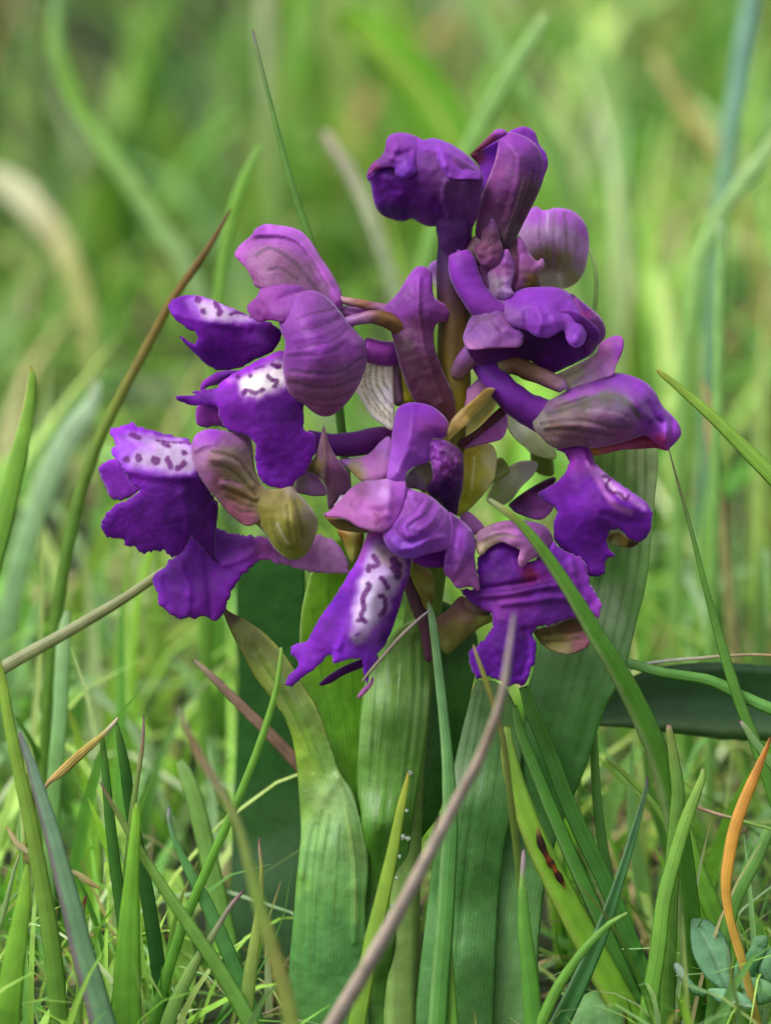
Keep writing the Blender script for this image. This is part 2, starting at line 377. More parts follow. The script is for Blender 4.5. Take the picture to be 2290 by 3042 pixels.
# ------------------------------------------------------------------ meadow grass (uncountable)
def on_ground(px, py, z=0.012):
    d = P(np.array(px), np.array(py), np.array(0.0))-CAM; q = CAM+d*((z-CAM[2])/d[2]); return q
HOLES = [(*on_ground(x, y)[:2], r) for x, y, r in ((430, 330, .024), (90, 480, .016), (520, 120, .03), (1150, 760, .012), (1640, 240, .014), (1950, 1060, .012), (2230, 1390, .012), (150, 1260, .010), (700, 900, .012))]
DARK = [(*on_ground(x, y)[:2], r) for x, y, r in ((330, 360, .042), (60, 120, .05), (560, 60, .04), (2200, 300, .02))]     # grass colour darkened here to stand in for shaded gaps
def field(name, label, boxes, seed, pal=None, pw=None, lean0=(.42, .30), cat='grass'):
    g = np.random.default_rng(seed); Vs, Fs, Cs = [], [], []; off = 0
    if pal: pal = [lin(h) for h in pal]; pw = np.array(pw)
    else: pal = [lin(h) for h in ('92c04c', '7cb444', 'a6c864', '6ca44c', '8cb874', '9cb88c', '4c8030', 'b4cc78', 'c8bc88', 'a07c54', 'c0d0a0')]
    if pw is None: pw = np.array([.17, .17, .14, .12, .09, .06, .12, .08, .02, .015, .06])
    for (x0, x1, y0, y1, dens, hmin, hmax, wmin, wmax, seg, rule) in boxes:
        n = int((x1-x0)*(y1-y0)*1e4*dens)
        x = g.uniform(x0, x1, n); y = g.uniform(y0, y1, n)
        cl = np.array([noise.noise(Vector((a*14, b*14, seed))) for a, b in zip(x, y)])
        keep = g.uniform(0, 1, n) < .60+1.3*cl
        H = g.uniform(hmin, hmax, n)*(1+.5*cl)
        for hx, hy, hr in HOLES:
            keep &= (g.uniform(0, 1, n) < .10) | (((x-hx)/hr)**2+((y-hy)/(hr*1.8))**2 > 1)
        if rule: keep &= rule(x, y, H)
        x, y, H, cl = x[keep], y[keep], H[keep], cl[keep]; n = len(x)
        W = g.uniform(wmin, wmax, n); az = g.uniform(0, 2*math.pi, n); lean = np.abs(g.normal(*lean0, n)); bend = g.normal(.5, .45, n)
        c2 = np.array([noise.noise(Vector((a*9+40, b*9, seed+2))) for a, b in zip(x, y)])
        ci = g.choice(len(pal), n, p=pw/pw.sum()); base = np.array(pal)[ci]*np.clip(1.12+.6*c2, .35, 1.7)[:, None]*g.uniform(.6, 1.3, n)[:, None]
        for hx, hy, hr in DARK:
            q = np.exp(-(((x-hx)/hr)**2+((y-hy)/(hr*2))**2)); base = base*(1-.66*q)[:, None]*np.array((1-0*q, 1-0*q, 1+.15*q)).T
        tipc = np.where((g.uniform(0, 1, n) < .14)[:, None], lin('a98a5c')[None], base*1.05)
        fa = az+g.normal(math.pi/2, .5, n)
        dx, dy = np.cos(az), np.sin(az); sx, sy = np.cos(fa), np.sin(fa)
        V = np.zeros((n, seg+1, 3, 3)); C = np.zeros((n, seg+1, 3, 3))
        for i in range(seg+1):
            t = i/seg; a = lean+bend*t*t
            px = x+dx*H*t*np.sin(a); py = y+dy*H*t*np.sin(a); pz = H*t*np.cos(a)-.001
            wv = W*.5*(1-t**2.2)*(.75+.25*min(1, t*4))+.00004
            for k, u in enumerate((-1, 0, 1)):
                V[:, i, k, 0] = px+sx*wv*u+(dx*wv*.4 if u == 0 else 0); V[:, i, k, 1] = py+sy*wv*u+(dy*wv*.4 if u == 0 else 0); V[:, i, k, 2] = pz
                cc = base*(1-t**6)+tipc*t**6
                C[:, i, k] = cc*(.94 if u == 0 else 1)
        m = (seg+1)*3; F = []
        for i in range(seg):
            for k in (0, 1):
                q = (i*3+k, i*3+k+1, i*3+k+4, i*3+k+3); F += [(q[0], q[1], q[2]), (q[0], q[2], q[3])]
        F = (np.array(F)[None]+(np.arange(n)*m)[:, None, None]).reshape(-1, 3)+off
        Vs.append(V.reshape(-1, 3)); Cs.append(C.reshape(-1, 3)); Fs.append(F); off += n*m
    o = make(name, np.vstack(Vs), np.vstack(Fs), np.clip(np.vstack(Cs), 0, 1), M_FIELD, origin=np.zeros(3))
    tag(o, label, cat, kind='stuff')
def near_rule(x, y, H):
    px = x/S+1145                       # keep the orchid's own patch of ground clear
    clear = (px > 560) & (px < 2000) & (y < .012)
    mid = (px > 650) & (px < 1900) & (y < .045)
    side = (y < .004)
    Hl = np.where(clear, .007, np.where(mid, .034, np.where(side, .026, .09)))
    return H < Hl
def thin_rule(x, y, H):
    px = x/S+1145
    return H < np.where((px > 700) & (px < 1900), np.where(y < -.004, .012, .017), .030)
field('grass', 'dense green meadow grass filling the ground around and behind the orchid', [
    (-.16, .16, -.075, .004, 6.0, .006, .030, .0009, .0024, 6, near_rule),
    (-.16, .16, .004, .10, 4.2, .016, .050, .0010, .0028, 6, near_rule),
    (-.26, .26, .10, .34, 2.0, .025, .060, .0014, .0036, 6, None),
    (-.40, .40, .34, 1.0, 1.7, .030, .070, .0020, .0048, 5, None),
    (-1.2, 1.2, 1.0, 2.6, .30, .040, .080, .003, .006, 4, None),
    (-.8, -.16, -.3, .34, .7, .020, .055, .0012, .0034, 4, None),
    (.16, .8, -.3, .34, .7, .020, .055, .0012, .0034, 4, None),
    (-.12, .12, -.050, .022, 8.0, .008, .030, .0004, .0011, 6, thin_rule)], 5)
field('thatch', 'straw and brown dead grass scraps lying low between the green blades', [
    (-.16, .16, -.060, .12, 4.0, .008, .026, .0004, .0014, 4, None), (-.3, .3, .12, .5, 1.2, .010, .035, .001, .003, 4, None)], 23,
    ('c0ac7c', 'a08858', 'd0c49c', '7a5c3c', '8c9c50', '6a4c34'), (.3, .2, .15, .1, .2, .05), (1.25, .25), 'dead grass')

# ------------------------------------------------------------------ the orchid
ob = P(1185, 3170, -20); ob[2] = 0
orchid = bpy.data.objects.new('orchid', None); coll.objects.link(orchid); orchid.location = ob; ORG['orchid'] = ob
orchid.empty_display_size = .01
tag(orchid, 'short orchid with a loose spike of violet hooded flowers above broad green leaves', 'orchid')
DV, LV, VV, BV = '4a0d86', '5c1599', '7429b8', '8a3cca'      # dark lip, lip, violet, bright violet
MV, PK, LI, GY = '8a5a9c', 'a678b4', 'c4a0da', '7d6a86'      # mauve, pink, lilac, greyed mauve
tube('stem', orchid, 'n', '1350 660 10 46  1347 800 8 50  1350 930 5 50  1348 1080 0 52  1335 1250 0 55  1312 1420 0 56  1290 1600 -20 54  1255 1850 -80 54  1210 2250 -70 56  1190 2700 -40 60  1185 3170 -20 62',
     '0 2e0f48 .09 361848 .16 422434 .22 543c20 .30 5c4c18 .42 6a6218 .55 6a7030 .7 6a8a38 1 7a9a50', ns=18)
def fl(path, keys, **k): return tube('flower', orchid, 'n', path, keys, mat=M_STEM, **k)

# --- top left flower, just opening
f = fl('1350 790 10 38  1350 720 22 50  1345 650 35 56  1330 590 45 54', '0 3c1446 1 461866')
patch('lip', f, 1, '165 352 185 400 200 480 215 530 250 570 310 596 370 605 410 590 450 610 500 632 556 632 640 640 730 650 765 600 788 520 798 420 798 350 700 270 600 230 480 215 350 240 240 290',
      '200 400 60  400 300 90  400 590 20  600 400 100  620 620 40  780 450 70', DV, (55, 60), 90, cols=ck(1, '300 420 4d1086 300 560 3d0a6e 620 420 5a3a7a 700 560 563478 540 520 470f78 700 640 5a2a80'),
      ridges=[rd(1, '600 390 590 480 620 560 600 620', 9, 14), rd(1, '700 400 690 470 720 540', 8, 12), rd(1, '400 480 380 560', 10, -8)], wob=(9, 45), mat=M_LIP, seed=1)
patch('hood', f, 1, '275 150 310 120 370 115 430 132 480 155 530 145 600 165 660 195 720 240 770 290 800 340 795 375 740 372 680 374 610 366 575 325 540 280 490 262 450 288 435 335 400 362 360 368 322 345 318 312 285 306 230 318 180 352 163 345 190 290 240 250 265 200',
      '300 125 40  480 160 50  600 170 60  760 290 70  170 345 110  240 280 110  360 350 150  440 300 140  500 250 120  600 350 160  700 370 160  790 370 120  340 230 120  600 260 130', VV, (18, 25), 45,
      cols=ck(1, '320 180 7a3aa8 420 160 7a38b0 560 200 8040c0 650 240 8444bc 740 310 7f42b8 350 330 6a2cb0 260 260 6a3890 200 320 74307a'),
      ridges=[rd(1, '430 135 450 210 440 300', 8, -16), rd(1, '300 130 330 190 300 250', 9, 14), rd(1, '560 150 570 220 600 300', 10, 10), rd(1, '255 215 330 240 400 220', 9, -14), rd(1, '480 210 540 200 620 230', 9, 10)], wob=(9, 34), seed=2)

# --- top right flower: hood of sepals standing up
f = fl('1350 830 20 32  1395 770 30 34  1440 720 35 40', '0 5a3a50 1 6a4a58')
patch('petal', f, 1, '735 238 800 200 882 160 900 200 890 300 850 400 810 470 770 420 790 330 765 275', '740 240 0  880 160 10  800 440 15  850 280 -5', '6d1fae', (8, 8), 30, cols=ck(1, '850 220 6d20b8 780 240 5e2050 745 245 5a2440 830 330 7a30c0'), seed=3)
patch('sepal', f, 1, '730 240 790 180 840 130 880 97 925 100 935 130 890 155 820 195 760 232', '735 240 10  925 105 30', '6a2a55', (10, 8), 20, cols=ck(1, '760 225 5a2028 840 165 703060 900 110 8a48b0'), wob=(6, 25), seed=4)
patch('sepal', f, 1, '945 125 985 92 1040 83 1090 112 1112 175 1150 228 1162 290 1145 345 1120 380 1060 300 1000 220', '1000 100 -20  1090 120 -30  1160 290 -20  1040 250 10', '8038bc', (18, 30), 45, cols=ck(1, '1040 110 7c34b4 1120 230 8038c4 1150 320 7a38ac'), wob=(7, 40), seed=5)
patch('hood', f, 1, '920 118 893 150 882 210 866 280 836 360 802 440 777 540 762 650 772 705 830 735 920 748 962 735 1000 670 1040 590 1090 490 1125 410 1142 340 1135 270 1110 200 1060 150 1000 122 960 112',
      '930 120 20  870 270 40  780 560 30  920 740 25  1000 670 0  1130 350 0  1000 400 60  960 200 50', '7a4690', (28, 40), 70,
      cols=ck(1, '930 150 8848b4 1000 160 8a48bc 960 260 7e4a98 880 330 804690 960 400 75448a 840 520 66386e 800 660 5c3460 920 560 613c64 960 680 5f4858 1050 450 62425e 1100 300 74409c'),
      strokes=[st(1, '1080 330 1060 420 1020 520 970 620 935 720', 6, '47383f', 5), st(1, '1110 330 1090 420 1050 520 1000 620', 5, '4d3c3c', 4), st(1, '980 250 960 380 930 500 890 620', 4, '62366e', 5), st(1, '1030 360 1000 470 960 580 930 660', 4, '9a7a98', 4), st(1, '884 210 866 285 836 362 803 442 778 540 764 640', 5, 'b07ab8', 4)],
      ridges=[rd(1, '1000 250 1000 380 960 560 930 720', 14, 14), rd(1, '1080 330 1050 450 990 600', 8, -8)], wob=(6, 50), seed=6)

# --- pale bud turned to the back
f = fl('1352 960 -60 26  1420 930 -120 26  1500 900 -170 34', '0 6a5a48 1 9a9070')
patch('hood', f, 1, '1030 580 1088 522 1140 545 1200 530 1280 540 1340 580 1375 640 1388 720 1380 800 1360 880 1320 940 1260 972 1180 975 1110 962 1090 880 1040 790 1005 700 1000 640',
      '1050 560 -200  1380 720 -210  1200 960 -230  1200 700 -120', 'b083d0', (50, 60), 110,
      cols=ck(1, '1100 570 aa68dc 1250 570 b472e6 1350 640 aa6ad8 1360 760 b894d8 1080 690 b898cc 1200 680 c0a4d4 1290 700 bca0d2 1150 800 8e8458 1250 820 86804a 1300 900 9a9068 1200 940 d0c8c8 1330 860 a890b4'),  # upper keys raised to paint highlights on the bud's top
      strokes=[st(1, '1120 590 1110 680 1130 780 1170 860', 5, '8a6c9a', 5), st(1, '1200 560 1190 680 1190 780 1200 880', 6, '9a7aa0', 5), st(1, '1250 560 1260 660 1260 780 1240 880', 5, '8a7480', 5), st(1, '1160 560 1155 660', 5, 'dccae8', 5), st(1, '1310 590 1320 700 1300 820', 5, '9878ac', 5), st(1, '1225 900 1230 970', 9, 'e4dfe0', 6)],
      ridges=[rd(1, '1160 560 1155 760 1190 920', 12, 9), rd(1, '1240 550 1230 760 1215 920', 12, 9), rd(1, '1120 570 1110 700', 10, -7)], seed=7)
patch('sepal', f, 1, '505 850 545 818 580 825 600 900 605 1000 580 1010 540 960 515 900', '550 900 -90', 'b48ad4', (20, 20), 30, cols=ck(1, '550 840 a878d8 580 960 c8bcc8'), seed=8)

# --- small bracts and unopened tips by the stem top
patch('bract', orchid, 1, '770 690 850 700 930 730 1000 690 1060 790 1105 870 1116 985 1000 1030 860 1050 800 930 765 810', '800 720 25  1080 900 0  900 1000 40', '74487c', (14, 14), 40, cols=ck(1, '820 740 6a3c60 960 760 7a5068 930 850 8850a0 1060 880 7a5040 860 960 8a5c9c 1000 970 8858a0'), ridges=[rd(1, '930 740 940 860 900 1000', 9, -10), rd(1, '1000 720 1030 860 1040 980', 9, 8)], wob=(7, 30), seed=90)
patch('bract', orchid, 1, '850 576 885 630 897 700 912 752 892 830 850 862 800 852 768 800 758 735 790 710 800 660 830 620', '830 600 55  830 840 75', '7a4a78', (16, 12), 28, cols=ck(1, '850 600 84589a 850 700 70486a 800 760 7c4a72 850 840 84508a'), strokes=[st(1, '800 760 850 740 890 700', 3, '5c3858', 3), st(1, '790 800 850 790 900 760', 3, '5a3454', 3)], wob=(7, 22), seed=9)
patch('bract', orchid, 1, '830 890 870 835 930 755 962 800 976 880 955 960 975 1010 900 1040 850 1020 838 950', '900 800 60  900 1010 85', '8a5a9a', (16, 12), 28, cols=ck(1, '930 800 9058b4 900 870 885494 880 950 8a7a90 940 970 b090d0'), wob=(9, 22), seed=10)
patch('bract', orchid, 1, '1000 685 1030 720 1060 780 1100 822 1130 806 1142 850 1112 890 1112 960 1050 985 990 1000 965 970 990 900 1002 820 992 750', '1010 700 20  1100 900 10  1000 960 40', '9560a8', (12, 12), 22, cols=ck(1, '1010 760 9a62b4 1080 820 9a60a8 1120 840 a878b4 1080 920 6a4c20 1000 940 7a4a80 1060 960 64481c'), wob=(6, 20), seed=11)

# --- right upper flower: dark throat under a swollen hood, spur rising to the left
f = fl('1350 1120 30 24  1380 1075 55 30  1420 1030 80 34', '0 604a40 1 80459a')
tube('spur', f, 1, '672 775 70 30  688 830 75 42  712 920 82 44  760 1010 90 42  830 1090 95 44  900 1130 90 40', '0 8a44cc .4 7c34c4 1 7a3ab0', mat=M_HOOD, wob=.03)
patch('lip', f, 1, '712 1290 735 1360 800 1406 900 1381 980 1371 1060 1371 1110 1412 1180 1442 1260 1410 1340 1370 1392 1340 1435 1285 1440 1200 1300 1100 1100 1120 900 1180 740 1230',
      '730 1300 120  900 1380 70  1180 1440 40  1400 1330 60  1100 1200 120  1300 1200 120', '3a0a63', (35, 50), 80, cols=ck(1, '800 1370 421070 1100 1300 340a50 1200 1400 420c70 1380 1320 4a1478'), mat=M_LIP, wob=(6, 50), seed=12)
patch('petal', f, 1, '1285 1000 1370 1060 1440 1120 1474 1180 1474 1240 1432 1290 1392 1325 1360 1280 1350 1180 1320 1080', '1300 1010 90  1470 1200 60  1370 1300 110  1400 1150 110', '703090', (20, 25), 40, cols=ck(1, '1360 1080 6a2a90 1430 1150 7a3c98 1450 1230 6c3490 1400 1290 5a2070 1345 1120 7a2a70'), wob=(6, 35), seed=13)
patch('hood', f, 1, '880 1045 970 1000 1030 972 1110 965 1200 966 1280 998 1335 1060 1365 1140 1374 1210 1365 1262 1340 1292 1300 1298 1265 1260 1248 1205 1215 1218 1160 1246 1090 1236 1045 1205 960 1180 890 1120',
      '900 1050 80  1100 970 70  1290 1005 70  1370 1180 120  1310 1290 170  1250 1210 175  1150 1240 180  1050 1200 165  1150 1090 150  950 1150 140', VV, (22, 40), 55,
      cols=ck(1, '1000 1020 7c3ab8 1120 1010 7a36bc 1240 1040 7a38b4 1330 1140 8a4ccc 1320 1270 8c50cc 1180 1140 8244c0 1100 1180 7a3cb4 1230 1170 7a40b0 950 1130 7a50a0'),
      ridges=[rd(1, '1290 1060 1340 1150 1330 1260', 14, 9), rd(1, '1230 1100 1260 1170 1260 1230', 12, -7), rd(1, '1100 1080 1120 1150 1110 1220', 10, 10), rd(1, '1040 1100 1050 1190', 9, -10), rd(1, '1160 1130 1190 1200', 9, -8)], wob=(7, 36), seed=14)
patch('sepal', f, 1, '700 1215 738 1130 825 1045 900 1032 960 1075 1005 1115 1042 1180 1030 1230 1012 1292 940 1300 850 1302 760 1312 712 1300 694 1250', '720 1200 120  900 1040 90  1030 1190 130  860 1290 190  1000 1280 170  860 1150 150', '7c5498', (18, 25), 50,
      cols=ck(1, '800 1120 6e4c86 900 1080 7a52a4 760 1230 8058a8 860 1230 7a4e98 980 1200 8656b4 930 1150 86589c 740 1290 a070b0 960 1290 9060a8'),
      strokes=[st(1, '720 1220 790 1150 880 1120', 5, '5e4468', 6), st(1, '830 1070 850 1150 900 1210', 4, '63447a', 6)], ridges=[rd(1, '930 1200 980 1230 1010 1270', 9, 10), rd(1, '900 1080 950 1150 980 1200', 9, -10)], wob=(6, 40), seed=15)

# --- bract and ovary on the left of the stem
patch('bract', orchid, 0, '884 592 905 574 932 586 938 640 980 668 970 692 942 700 938 742 956 800 978 850 982 905 935 905 896 868 868 805 850 738 838 695 825 670 858 634',
      '905 580 30  970 675 40  865 700 60  900 760 95  960 890 70  920 650 80', '6a3a70', (18, 20), 45,
      cols=ck(0, '905 600 8a48b8 925 650 8048a4 965 675 7e4494 880 660 8448ac 900 700 5a2c5c 870 750 44223a 910 790 4a2640 950 850 5c3450 945 890 502844 930 740 62366a'),
      ridges=[rd(0, '905 600 905 680 925 780 955 870', 9, 12)], strokes=[st(0, '908 640 912 720 930 800', 3, '512a50', 4)], wob=(4, 30), seed=16)
patch('spur', orchid, 0, '740 672 770 664 820 664 860 636 885 620 900 660 880 690 850 692 800 690 760 690', '740 680 30  890 640 30', '9a5ac4', (14, 14), 25, cols=ck(0, '760 675 9a60b0 830 668 a468d0 880 640 9452c4'), seed=17)

# --- left upper flower: veined hood bent forward over its lip
f = fl('1250 1040 30 24  1192 978 60 25  1125 942 84 22  1065 948 84 17  1010 965 50 15', '0 50303c .25 5a3c20 .5 6a4a2c .7 8a5a84 1 a070b8', wob=.1)
tube('spur', f, 2, '1580 900 0 30  1500 935 10 36  1420 935 25 38  1300 900 40 34', '0 7a34a8 1 8a44b4', mat=M_HOOD)
tube('pedicel', orchid, 2, '1060 570 10 9  1160 598 40 10  1260 622 55 13  1380 648 45 15  1500 680 30 18', '0 b488c0 .3 9a7080 .6 84583c 1 9a60b0', wob=.14)
patch('sepal', f, 2, '512 322 545 265 618 203 640 165 700 134 780 140 870 155 940 190 1000 260 1050 340 1110 430 1152 505 1178 570 1180 645 1100 640 1000 600 880 540 760 540 650 528 618 470 580 402 530 352',
      '520 320 40  640 170 -10  800 145 -20  1000 260 -20  1170 600 40  650 520 80  900 520 90  800 320 70', 'a070b0', (16, 30), 60,
      cols=ck(2, '560 300 a060bc 660 180 8c48b4 760 170 b06cdc 880 190 b26ce0 980 270 b874e0 1080 430 b46cd8 1150 570 a060c4 620 370 a87ab4 700 330 9c70a4 800 360 9a6f9c 880 430 8a6a84 700 440 b084b4 620 450 a068a8 960 430 8a668c 1050 540 906a98 560 360 a45cbc'),  # violet edge strip, lightened further as a painted highlight along the top
      strokes=[st(2, '650 330 720 285 800 310 890 380 960 460 1030 550', 8, '6a5470', 9), st(2, '720 420 790 408 850 440 900 480', 5, '6c5068', 6), st(2, '620 230 760 215 880 240 960 320 1040 440 1100 560', 4, '7c5488', 5), st(2, '620 460 660 500', 4, '8a5a84', 5)],
      ridges=[rd(2, '640 190 780 190 900 230 1000 330 1090 460 1160 600', 12, 16), rd(2, '620 240 760 225 880 260 970 370 1050 500', 9, -9)], wob=(4, 60), seed=18)
patch('petal', f, 2, '588 655 600 628 650 580 680 520 755 474 835 458 910 482 1000 530 1080 590 1100 660 1000 700 900 700 820 740 740 730 700 735 660 742 610 702',
      '600 650 110  680 530 80  840 462 60  1060 590 80  700 720 170  880 640 170  680 620 140', '8248a8', (16, 20), 45,
      cols=ck(2, '620 650 7a3a94 700 560 9050ac 800 490 9250b4 900 510 8c50b4 980 560 8a58a8 680 640 7a3890 740 640 8444a4 700 720 6e2a88 900 620 8850b0 660 700 6a2c80'),
      strokes=[st(2, '800 590 880 560 1000 540', 4, '6c1a80', 4)], ridges=[rd(2, '790 590 880 555 1010 535', 8, -12), rd(2, '650 620 700 650 720 720', 8, -10)], wob=(6, 36), seed=19)
patch('hood', f, 2, '820 605 900 565 1000 545 1080 582 1140 640 1205 722 1270 800 1322 870 1334 960 1312 1060 1262 1170 1190 1262 1122 1315 1060 1326 1000 1300 940 1250 880 1222 840 1160 816 1050 814 950 828 870 800 800 786 720 795 650',
      '800 700 170  1000 550 110  1200 720 80  1330 960 80  1060 1320 150  820 1000 190  1060 950 240  950 750 210', '844aa8', (45, 70), 130,
      cols=ck(2, '850 640 8c54b4 960 600 8850ac 1060 640 8452a8 900 740 8a50b4 1050 760 8048a8 1180 780 8a50b0 900 880 8244b0 1060 900 8646b4 1220 900 9450c0 1280 1000 8a58a4 900 1000 8248ac 1060 1050 7e4e98 1200 1080 846094 880 1130 7c5080 1020 1180 845884 1140 1200 8a5c88 980 1260 905e8c 1080 1300 8c5488 1240 840 9a60c0'),
      strokes=[st(2, '1170 640 1080 670 980 690 900 720', 4, '5c3070', 5), st(2, '1190 700 1100 740 1000 780 930 790', 4, '5c2e74', 5), st(2, '1210 780 1120 860 1000 880 900 910', 4, '5e2c78', 5), st(2, '1220 850 1100 930 960 950 840 950', 4, '663080', 5), st(2, '1300 960 1180 1040 1040 1060 860 1040', 6, '5c4468', 6), st(2, '1280 1080 1140 1140 1000 1140 850 1110', 6, '5a3c54', 6), st(2, '1260 1150 1150 1210 1020 1215 890 1180', 5, '6a4460', 5), st(2, '1180 1250 1060 1265 960 1230', 4, '704664', 5)],
      ridges=[rd(2, '1200 740 1090 800 980 835 880 850', 8, 4.5), rd(2, '1210 820 1100 890 980 915 850 930', 8, 4.0), rd(2, '1160 680 1050 725 960 740', 8, 3.6), rd(2, '1290 1010 1150 1080 1010 1095 850 1075', 10, 4.5), rd(2, '1270 1110 1140 1175 1000 1175', 9, 3.6), rd(2, '1200 870 1230 860 1290 880', 12, 5.4)], wob=(5, 45), seed=20)
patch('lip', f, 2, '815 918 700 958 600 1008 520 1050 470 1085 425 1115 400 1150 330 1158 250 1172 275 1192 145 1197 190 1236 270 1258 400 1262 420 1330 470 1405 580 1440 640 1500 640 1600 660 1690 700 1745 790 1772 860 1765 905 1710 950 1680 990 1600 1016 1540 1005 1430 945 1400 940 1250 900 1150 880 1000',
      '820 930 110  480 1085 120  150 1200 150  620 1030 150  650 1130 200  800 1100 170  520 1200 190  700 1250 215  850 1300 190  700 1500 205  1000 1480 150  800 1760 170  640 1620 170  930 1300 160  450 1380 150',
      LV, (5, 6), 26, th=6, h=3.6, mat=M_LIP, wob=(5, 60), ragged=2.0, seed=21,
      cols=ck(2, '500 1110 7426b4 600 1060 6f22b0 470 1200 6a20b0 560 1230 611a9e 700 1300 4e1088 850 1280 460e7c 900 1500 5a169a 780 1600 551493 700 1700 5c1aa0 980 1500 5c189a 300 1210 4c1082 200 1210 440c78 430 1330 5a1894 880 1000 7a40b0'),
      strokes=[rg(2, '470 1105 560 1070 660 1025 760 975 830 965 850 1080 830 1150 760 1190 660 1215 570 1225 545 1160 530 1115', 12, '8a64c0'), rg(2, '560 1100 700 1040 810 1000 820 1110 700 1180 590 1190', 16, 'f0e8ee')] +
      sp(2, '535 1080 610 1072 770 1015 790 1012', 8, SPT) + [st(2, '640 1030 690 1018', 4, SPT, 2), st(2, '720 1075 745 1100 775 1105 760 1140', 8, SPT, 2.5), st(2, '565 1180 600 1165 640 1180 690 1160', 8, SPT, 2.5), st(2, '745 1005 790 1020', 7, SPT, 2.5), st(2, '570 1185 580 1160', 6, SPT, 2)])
patch('petal', f, 2, '280 1262 276 1368 330 1396 380 1384 450 1395 500 1425 560 1440 540 1330 480 1240 400 1200 340 1200', '280 1300 90  540 1420 120  420 1210 140', '7434a0', (8, 8), 30, mat=M_LIP, ragged=2, cols=ck(2, '310 1330 7a3ca4 400 1350 7a389c 480 1400 52188a 420 1240 5c1c98'), seed=22)
patch('petal', f, 2, '385 1060 430 1045 520 1040 540 1060 480 1085 420 1125 350 1142 320 1165 300 1155 315 1110', '320 1150 70  500 1050 110', '5a1a92', (8, 8), 25, mat=M_LIP, cols=ck(2, '330 1130 6a2a9c 480 1055 4a1280'), seed=23)

# --- lip of the flower behind it, pointing left
f = fl('1180 960 0 20  1050 930 -10 20  900 920 0 18', '0 7a4a70 1 8a50a0')
patch('lip', f, 2, '104 640 130 600 200 576 270 572 350 590 430 625 520 662 580 690 660 722 740 742 810 800 795 860 752 925 650 970 560 1020 470 1042 400 1036 330 1000 270 940 205 880 165 822 190 828 230 862 270 880 288 840 263 796 240 798 200 766 150 732 118 690',
      '110 640 60  300 575 10  580 690 50  200 760 90  400 800 100  700 860 80  470 1030 30  170 830 60  280 900 70  450 700 90',
      LV, (6, 6), 26, th=6, h=3.6, mat=M_LIP, wob=(4, 60), smooth=False, ragged=1.5, seed=24,
      cols=ck(2, '150 650 5a149c 240 740 6420a8 400 820 5f179e 560 850 5a1494 700 850 4e1084 450 960 561494 300 940 521090 200 850 4c0f86'),
      strokes=[rg(2, '215 615 260 580 350 598 430 632 520 668 600 705 670 735 560 745 420 740 320 722 250 690', 12, '8660c4'), rg(2, '280 610 360 620 480 670 600 720 450 730 320 700', 14, 'b4a8c8'), st(2, '285 600 292 606', 11, SPT, 2.5), st(2, '318 670 322 678', 9, SPT, 2.5), st(2, '395 620 410 650 430 680 415 690', 9, SPT, 2.5), st(2, '490 695 530 682 580 685', 6, SPT, 2.5), st(2, '615 708 640 715', 5, SPT, 2)],
      ridges=[rd(2, '150 690 350 735 600 770', 14, 10)])

# --- lowest left flower: greenish brown hood, broad spotted lip
f = fl('1270 1500 40 26  1120 1490 90 30  1000 1500 120 30', '0 9a80a0 1 a494b0')
patch('petal', f, 3, '84 402 120 370 180 338 240 378 300 480 348 528 275 576 200 602 150 560 120 490', '90 400 50  340 530 120  200 340 100', '6e28b4', (6, 6), 25, mat=M_LIP, ragged=3, wob=(5, 40), cols=ck(3, '120 420 6a26b0 250 480 7a34c0 200 560 7030b4'), seed=25)
patch('lip', f, 3, '150 172 165 150 220 140 270 124 300 114 340 140 430 166 520 186 650 214 690 300 720 440 780 540 826 620 818 740 808 900 790 930 740 905 700 850 666 812 640 872 600 930 540 946 490 908 420 910 370 926 340 910 310 880 260 876 245 840 205 834 150 826 112 792 100 732 140 680 190 622 250 600 290 580 345 530 290 490 250 430 230 380 185 338 162 292 190 262 186 220',
      '160 180 80  300 120 60  520 190 80  650 220 110  250 300 150  450 330 190  680 350 190  350 480 200  600 550 215  110 750 170  250 860 150  500 900 170  680 700 190  800 640 130  800 900 120',
      LV, (5, 6), 26, th=6, h=3.6, mat=M_LIP, smooth=False, ragged=3.6, wob=(5, 70), seed=26,
      cols=ck(3, '200 180 7430c0 300 150 6420aa 450 180 5a1a98 180 290 7030c0 300 440 5c189c 500 500 4c0f86 650 560 440c7a 300 650 4c0f84 150 760 561696 250 800 5a1a98 450 800 4f1288 560 900 521690 750 750 481278 780 880 4a1480 600 700 460d7e'),
      strokes=[rg(3, '230 190 330 175 450 205 560 215 660 235 690 330 700 410 600 430 480 430 380 410 250 385 215 330 210 250', 14, '8258cc'), rg(3, '290 200 420 215 600 235 680 300 690 400 560 420 420 390 270 360 330 310 380 250', 18, 'b0a4c8'), rg(3, '360 240 430 240 440 290 370 300', 20, 'a890d8'),
               st(3, '260 342 264 345', 11, SPT, 2.5), st(3, '335 328 338 340', 12, SPT, 2.5), st(3, '438 345 446 352', 14, SPT, 2.5), st(3, '515 340 530 370 535 390', 10, SPT, 2.5), st(3, '620 365 600 385 575 398', 10, SPT, 2.5), st(3, '615 300 622 304', 9, SPT, 2.5), st(3, '290 188 340 210', 9, SPT, 2.5), st(3, '450 226 540 236 600 236 655 246', 4, SPT, 2), st(3, '490 245 525 262', 7, SPT, 2.5)],
      ridges=[rd(3, '250 410 400 440 560 450 680 450', 14, 10), rd(3, '600 560 640 700 660 800', 14, 10)])
patch('petal', f, 3, '664 812 690 700 750 600 826 620 818 760 812 940 850 990 790 960 720 880', '700 720 160  820 640 140  810 950 120', '481275', (8, 8), 30, mat=M_LIP, cols=ck(3, '720 760 4a1680 790 680 40106c 800 900 3c0c66'), seed=27)
